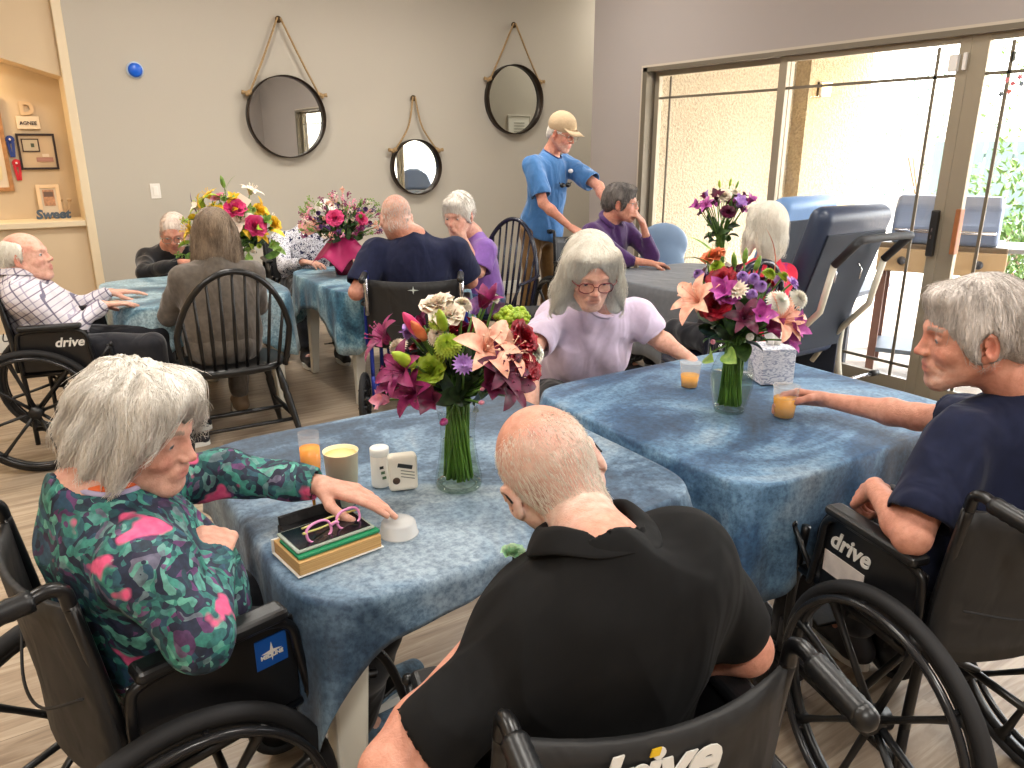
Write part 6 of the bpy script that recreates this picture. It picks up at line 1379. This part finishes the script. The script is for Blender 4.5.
# book, case, glasses, wallet
ba = math.atan2(-.045+.0, .19)+.23
bk = empty('open_book', (.445, 1.385, ZA), .12, 'thick paperback with a green edged case and pink glasses lying on it', 'book'); m = MB(); m.box((0, 0, .0015), (.190, .125, .003), bev=.001); m.box((-.0, .062, .016), (.190, .004, .032), bev=.001); m.build('cover', M('book_cover', (236, 232, 224), .5), bk)
m = MB(); m.box((0, -.001, .017), (.182, .120, .028), bev=.002); 
def pages():
    mm, nt, b = newmat('book_pages'); v = coords(nt, (2, 2, 700)); n = noise_n(nt, v, 1, 2); r = ramp(nt, [(.3, rgb((176, 132, 78))), (.7, rgb((214, 176, 116)))]); lk(nt, n.outputs['Fac'], r.inputs[0]); lk(nt, r.outputs[0], b.inputs['Base Color']); b.inputs['Roughness'].default_value = .8; return mm
m.build('pages', pages(), bk)
cs = empty('tablet_case', (.447, 1.388, ZA+.0325), .12, 'black tablet in a clear case with green edge lying on the paperback', 'tablet'); m = MB(); m.box((0, -.012, .004), (.180, .092, .007), bev=.002); m.build('green_card', M('green_card', (20, 130, 84), .5), cs)
m = MB(); m.box((-.002, .002, .011), (.172, .100, .006), bev=.003); m.build('case', M('case_grey_green', (150, 160, 148), .3), cs); m = MB(); m.box((-.002, .002, .0145), (.158, .088, .002)); m.build('screen', M('screen_black', (18, 20, 28), .12), cs)
gl = empty('eyeglasses', (.452, 1.392, ZA+.049), .30, 'pink framed glasses lying folded on the black tablet', 'glasses'); PKF = M('pink_frame', (222, 142, 190), .3); m = MB()
for q in (-1, 1):
    ring = []
    for i in range(28):
        t = 2*PI*i/28; x, z = math.cos(t), math.sin(t); k = (abs(x)**2.6+abs(z)**2.6)**(-1/2.6); ring.append((q*.037+x*k*.029, -.02+z*k*.006+.002, .012+z*k*.018))
    m.tube(ring, .0028, 6, closed=True)
m.tube(catmull([(-.009, -.02, .014), (0, -.023, .019), (.009, -.02, .014)], 4), .003, 6); m.build('front_frame', PKF, gl)
for q in (-1, 1): m = MB(); m.tube(catmull([(q*.066, -.018, .018), (q*.066, -.008, .016), (q*.02, .012+.012*q, .006), (-q*.045, .018+.012*q, .004)], 5), .0022, 6); m.build('temple', M('yellow_temple', (206, 200, 120), .3), gl)
o = empty('wallet', (.455, 1.49, ZA), .10, 'black wallet standing half open behind the paperback', 'wallet'); m = MB(); m.box((0, 0, .012), (.150, .06, .022), bev=.004); m.box((.0, .022, .026), (.145, .010, .034), rotx(-.3), bev=.003); m.build('leather', M('black_leather', (20, 20, 22), .45, bmp=.3), o); m = MB(); m.box((-.078, -.01, .012), (.008, .03, .018), bev=.003); m.build('clasp', M('clasp_black', (30, 30, 32), .3), o)
# tissue box
o = empty('tissue_box', (2.17, 1.665, ZB), -.45, 'white and grey patterned tissue box with a tissue sticking out', 'tissue box'); m = MB(); m.box((0, 0, .063), (.118, .118, .126), bev=.003)
def tiss():
    mm, nt, b = newmat('tissue_carton'); v = coords(nt, (1, 1, 3)); n = noise_n(nt, v, 30, 3, .6, 2.5); r = ramp(nt, [(.44, rgb((150, 156, 176))), (.50, rgb((216, 216, 222)))], 'LINEAR'); lk(nt, n.outputs['Fac'], r.inputs[0]); lk(nt, r.outputs[0], b.inputs['Base Color']); b.inputs['Roughness'].default_value = .6; return mm
m.build('carton', tiss(), o); m = MB(); vs = []; rs = np.random.RandomState(3); N = 14
for j in range(7):
    for i in range(N): u = i/(N-1)*2-1; q = j/6; vs.append((u*(.018+.045*q)+.01*q, .012*math.sin(u*5+q*2)*(1-.2*q)+.02*q*u, .125+.105*q-.03*q*abs(u)**1.5+.004*math.sin(u*9)))
m.add(vs, [(j*N+i, j*N+i+1, (j+1)*N+i+1, (j+1)*N+i) for j in range(6) for i in range(N-1)], True); t_ = m.build('tissue', M('tissue_white', (240, 238, 232), .9, bmp=.3, bscale=30), o); md = t_.modifiers.new('t', 'SOLIDIFY'); md.thickness = .0015
# green artificial rose held by the polo person
o = empty('artificial_rose', (.545, .835, .80), 0, 'small green artificial rose held up by the person in black', 'flower'); q_ = bpy.data.objects.new('bloom', flower_mesh('rose', petal_mat('mint', (150, 204, 160), (206, 236, 200)))); C.objects.link(q_); q_.parent = o; q_.matrix_basis = mtx(np.eye(3)*.62, (.0, .0, .145)); m = MB(); m.tube([(0, 0, .02), (.001, -.001, .08), (.0, .0, .148)], .0022, 6); m.build('stem', M('dark_stem', (24, 56, 30), .5), o)
# medical logo badge and lettering on chairs
ch = [x for x in C.objects if x.name.startswith('wheelchair')]
def child(root, n): return [c for c in root.children if c.name.split('.')[0] == n]
w0 = bpy.data.objects['wheelchair']; sp = [c for c in child(w0, 'side_panel') if verts_of(c.data)[:, 0].mean() > 0][0]; xx = verts_of(sp.data)[:, 0].max()
bd = MB(); bd.box((xx+.001, .07, .625), (.0016, .062, .062)); b0 = bd.build('badge', M('badge_blue', (16, 82, 168), .4), sp); st_ = MB()
for a in (0, PI/2): st_.prism([(0, .022), (.0035, 0), (0, -.022), (-.0035, 0)], 0, .001)
pts = []
for k in range(8): a = k*PI/4; rr = .020 if k % 2 == 0 else .0045; pts.append((rr*math.cos(a), rr*math.sin(a)))
st_ = MB(); st_.prism(pts, 0, .001); st_.xf(np.column_stack([V(0, 1, 0), V(0, 0, 1), V(1, 0, 0)]), (xx+.002, .07, .625)); st_.build('badge_star', WLET, b0)
place_word(word('MEDLINE', .011, None, bold=.0004), WLET, b0, mtx(np.column_stack([V(0, 1, 0), V(0, 0, 1), V(1, 0, 0)]), (xx+.0022, .07, .617)), 'badge_lettering')
w1 = bpy.data.objects['wheelchair.001']; bk1 = child(w1, 'backrest')[0]; LR = np.column_stack([V(1, 0, 0), V(0, 0, 1), V(0, -1, 0)])
place_word(word('drive', .098, None, shear=.30, bold=.003), WLET, bk1, mtx(LR, (-.035, -.280, .785))); yd = MB(); yd.prism([(-.007, -.005), (.006, -.005), (.009, .006), (-.004, .006)], 0, .002); yd.xf(LR, (-.0265, -.2815, .8185)); yd.build('lettering_dot', M('print_yellow', (232, 190, 30), .5), bk1)
w6 = bpy.data.objects['wheelchair.006']; bk6 = child(w6, 'backrest')[0]; st_ = MB(); st_.prism([(x*1.5, y*1.1) for x, y in pts], 0, .001); st_.xf(LR, (0, -.292, .80)); st_.build('star_emblem', M('emblem_grey', (190, 200, 196), .4), bk6)
w2 = bpy.data.objects['wheelchair.002']; sp2 = [c for c in child(w2, 'side_panel') if verts_of(c.data)[:, 0].mean() < 0][0]; x2 = verts_of(sp2.data)[:, 0].min(); m = MB(); m.box((x2-.001, .045, .560), (.0016, .13, .055)); m.build('paper_label', M('paper_label', (214, 204, 198), .6, nz=.1, nscale=40), sp2)
for s_ in (-1, 1): m = MB(); m.tube([(s_*.252, -.245, .66), (s_*.252, -.262, .89)], .0135, 10); m.build('silver_post', CHR, w6)
bk2 = child(w2, 'backrest')[0]; place_word(word('drive', .085, None, shear=.30, bold=.003), WLET, bk2, mtx(LR, (-.03, -.281, .79)))
# ------------------------------------------------------------------ patio things
g = empty('gas_grill', (5.30, 2.78, -.04), -1.1, 'gas grill with a rounded blue grey lid on the patio beyond the door', 'grill'); m = MB(); pr = [(-.27, 0), (-.27, .12), (-.20, .24), (-.06, .30), (.08, .30), (.21, .22), (.26, .10), (.26, 0)]
m.add([(-.31, y, z+.95) for y, z in pr]+[(.31, y, z+.95) for y, z in pr], [tuple(range(8))[::-1], tuple(range(8, 16))]+[(i, (i+1) % 8, 8+(i+1) % 8, 8+i) for i in range(8)]); l_ = m.build('lid', M('grill_lid', (120, 134, 160), .35, .2), g); bv = l_.modifiers.new('b', 'BEVEL'); bv.width = .03; bv.segments = 3
m = MB(); m.tube([(-.28, -.30, 1.04), (-.28, -.33, 1.04), (.28, -.33, 1.04), (.28, -.30, 1.04)], .012, 8); m.build('lid_handle', CHR, l_)
m = MB(); m.box((0, 0, .86), (.74, .52, .18), bev=.01); m.build('firebox', M('grill_box', (120, 104, 84), .4, .3), g); m = MB(); m.box((0, -.28, .84), (.74, .05, .15), bev=.008); pn = m.build('control_panel', M('grill_panel', (190, 160, 120), .4), g)
for x in (-.22, 0, .22): m = MB(); m.lathe([(0, .03), (.022, .03), (.028, 0), (0, 0)], (x, -.305, .84), 16, (0, -1, 0)); m.build('knob', M('knob_grey', (60, 60, 64), .4), pn)
for s in (-1, 1):
    m = MB(); m.box((s*.50, 0, .93), (.26, .46, .03), bev=.008); m.build('side_shelf', M('grill_shelf', (150, 150, 150), .4), g)
    for y in (-.2, .2): m = MB(); m.box((s*.33, y, .40), (.05, .05, .76)); m.build('leg', M('grill_leg', (120, 84, 70), .6), g)
m = MB(); m.box((0, 0, .20), (.66, .44, .03)); m.build('bottom_shelf', M('grill_low', (100, 110, 120), .5), g)
for (x, y, a, c, lb) in ((5.75, 2.05, .3, (96, 112, 130), 'grey patio table right of the grill'), (5.35, 3.65, .2, (70, 84, 104), 'low dark patio table left of the grill')):
    t = empty('patio_table', (x, y, -.04), a, lb, 'table'); m = MB(); m.box((0, 0, .52), (.7, .7, .04), bev=.006); m.build('tabletop', M('patio_top_%d' % c[0], c, .5), t)
    for sx in (-1, 1):
        for sy in (-1, 1): m = MB(); m.box((sx*.3, sy*.3, .25), (.045, .045, .5)); m.build('leg', M('patio_leg', (84, 88, 98), .5), t)
def shrub(x, y, h_, r, label, seed, cols=((120, 150, 60), (176, 196, 96)), n=650):
    o = empty('shrub', (x, y, -.06), 0, label, 'shrub', None); rs = np.random.RandomState(seed); m = MB()
    for i in range(n):
        d = nrm(rs.normal(size=3)); c = V(d[0]*r, d[1]*r, h_*.55+d[2]*h_*.45)*(.55+.45*rs.rand())**.5; c[2] = max(c[2], .05); R = frame_z(nrm(d+rs.normal(size=3)*.5)); w_ = .05+.04*rs.rand()
        m.add([c+R @ V(-w_/2, 0, 0), c+R @ V(0, -w_*.2, w_*.5), c+R @ V(w_/2, 0, w_*.2), c+R @ V(0, w_*.3, w_*1.4)], [(0, 1, 2, 3)])
    f_ = m.build('foliage', petal_mat('foliage_%d' % cols[0][0], cols[0], cols[1]), o, merge=False); m = MB()
    for k in range(5): a = k*1.3; m.tube([(0, 0, 0), (r*.3*math.cos(a), r*.3*math.sin(a), h_*.4)], .02, 5)
    m.build('stems', M('bark', (110, 88, 64), .9), o)
for i, (x, y, h_, r, l_) in enumerate([(9.3, 4.25, 1.7, .7, 'bright green shrub beyond the grill, seen through the right door leaf'), (8.4, 3.55, .9, .5, 'low yellow green shrub by the gravel at the right edge'), (17, 9.5, 3.4, 1.6, 'pale tree like shrub far beyond the patio, left of the stile'), (18.5, 5.2, 2.2, 1.6, 'rounded distant shrub behind the grill'), (15.0, 6.5, 3.6, 1.6, 'tall distant shrub right of the wide stile'), (9.9, 4.2, .9, .5, 'small shrub at the patio edge left of the grill')]): shrub(x, y, h_, r, l_, i, ((52, 88, 28), (104, 140, 50)) if i != 2 else ((70, 104, 78), (110, 140, 110)), 700)
struct('wall_garden', bx(20, 20.3, -16, 22, -.2, 1.9), stucco_mat('stucco_garden', (226, 214, 196)))
f_ = empty('garden_fence', (12.4, 5.3, -.1), 0, 'dark grey green garden fence at the right edge outside', 'fence')
for k in range(8): m = MB(); m.box((0, -1.4+k*.4, .85), (.03, .36, 1.7)); m.build('panel', M('fence_green', (110, 130, 124), .7), f_)
m = MB(); m.box((.03, 0, 1.5), (.03, 3.2, .06)); m.box((.03, 0, .3), (.03, 3.2, .06)); m.build('rail', M('fence_green', (110, 130, 124), .7), f_)
ba_ = empty('padded_chair', (4.22, 4.28, 0), 2.6, 'small blue grey rounded chair beyond the grey table by the door', 'chair'); s_ = SDF(); s_.ell((0, -.22, .78), (.20, .05, .17), k=.02); s_.ell((0, -.20, .58), (.19, .05, .16), k=.06); o = obj('backrest', s_.mesh(.012, 'backrest'), M('grey_blue_shell', (112, 136, 164), .5, nz=.1, nscale=5), ba_)
s_ = SDF(); s_.ell((0, 0, .45), (.22, .22, .045), k=.02); obj('seat', s_.mesh(.012, 'seat'), M('grey_blue_shell', (112, 136, 164), .5), ba_)
for sx in (-1, 1):
    for sy in (-1, 1): m = MB(); m.tube([(sx*.14, sy*.14, .43), (sx*.19, sy*.19, 0)], .012, 8); m.build('leg', GFR, ba_)

def pic_text(root, w_, h_):
    for k in range(4): m = MB(); m.box((0, -.001, (.2-.13*k)*h_), (.5*w_, .002, .03*h_)); m.build('printed_line', M('print_grey', (140, 140, 128), .5), root)
fp = frame_pic(5.10, 5.42, 1.60, 1.88, 5.75+.012, .012, M('white_frame', (214, 210, 200), .5), 'white framed notice on the passage wall, seen only in the mirror above the cap', inner=pic_text, mat_in=M('notice_paper', (232, 230, 220), .8)); fp.rotation_euler = (0, 0, PI)
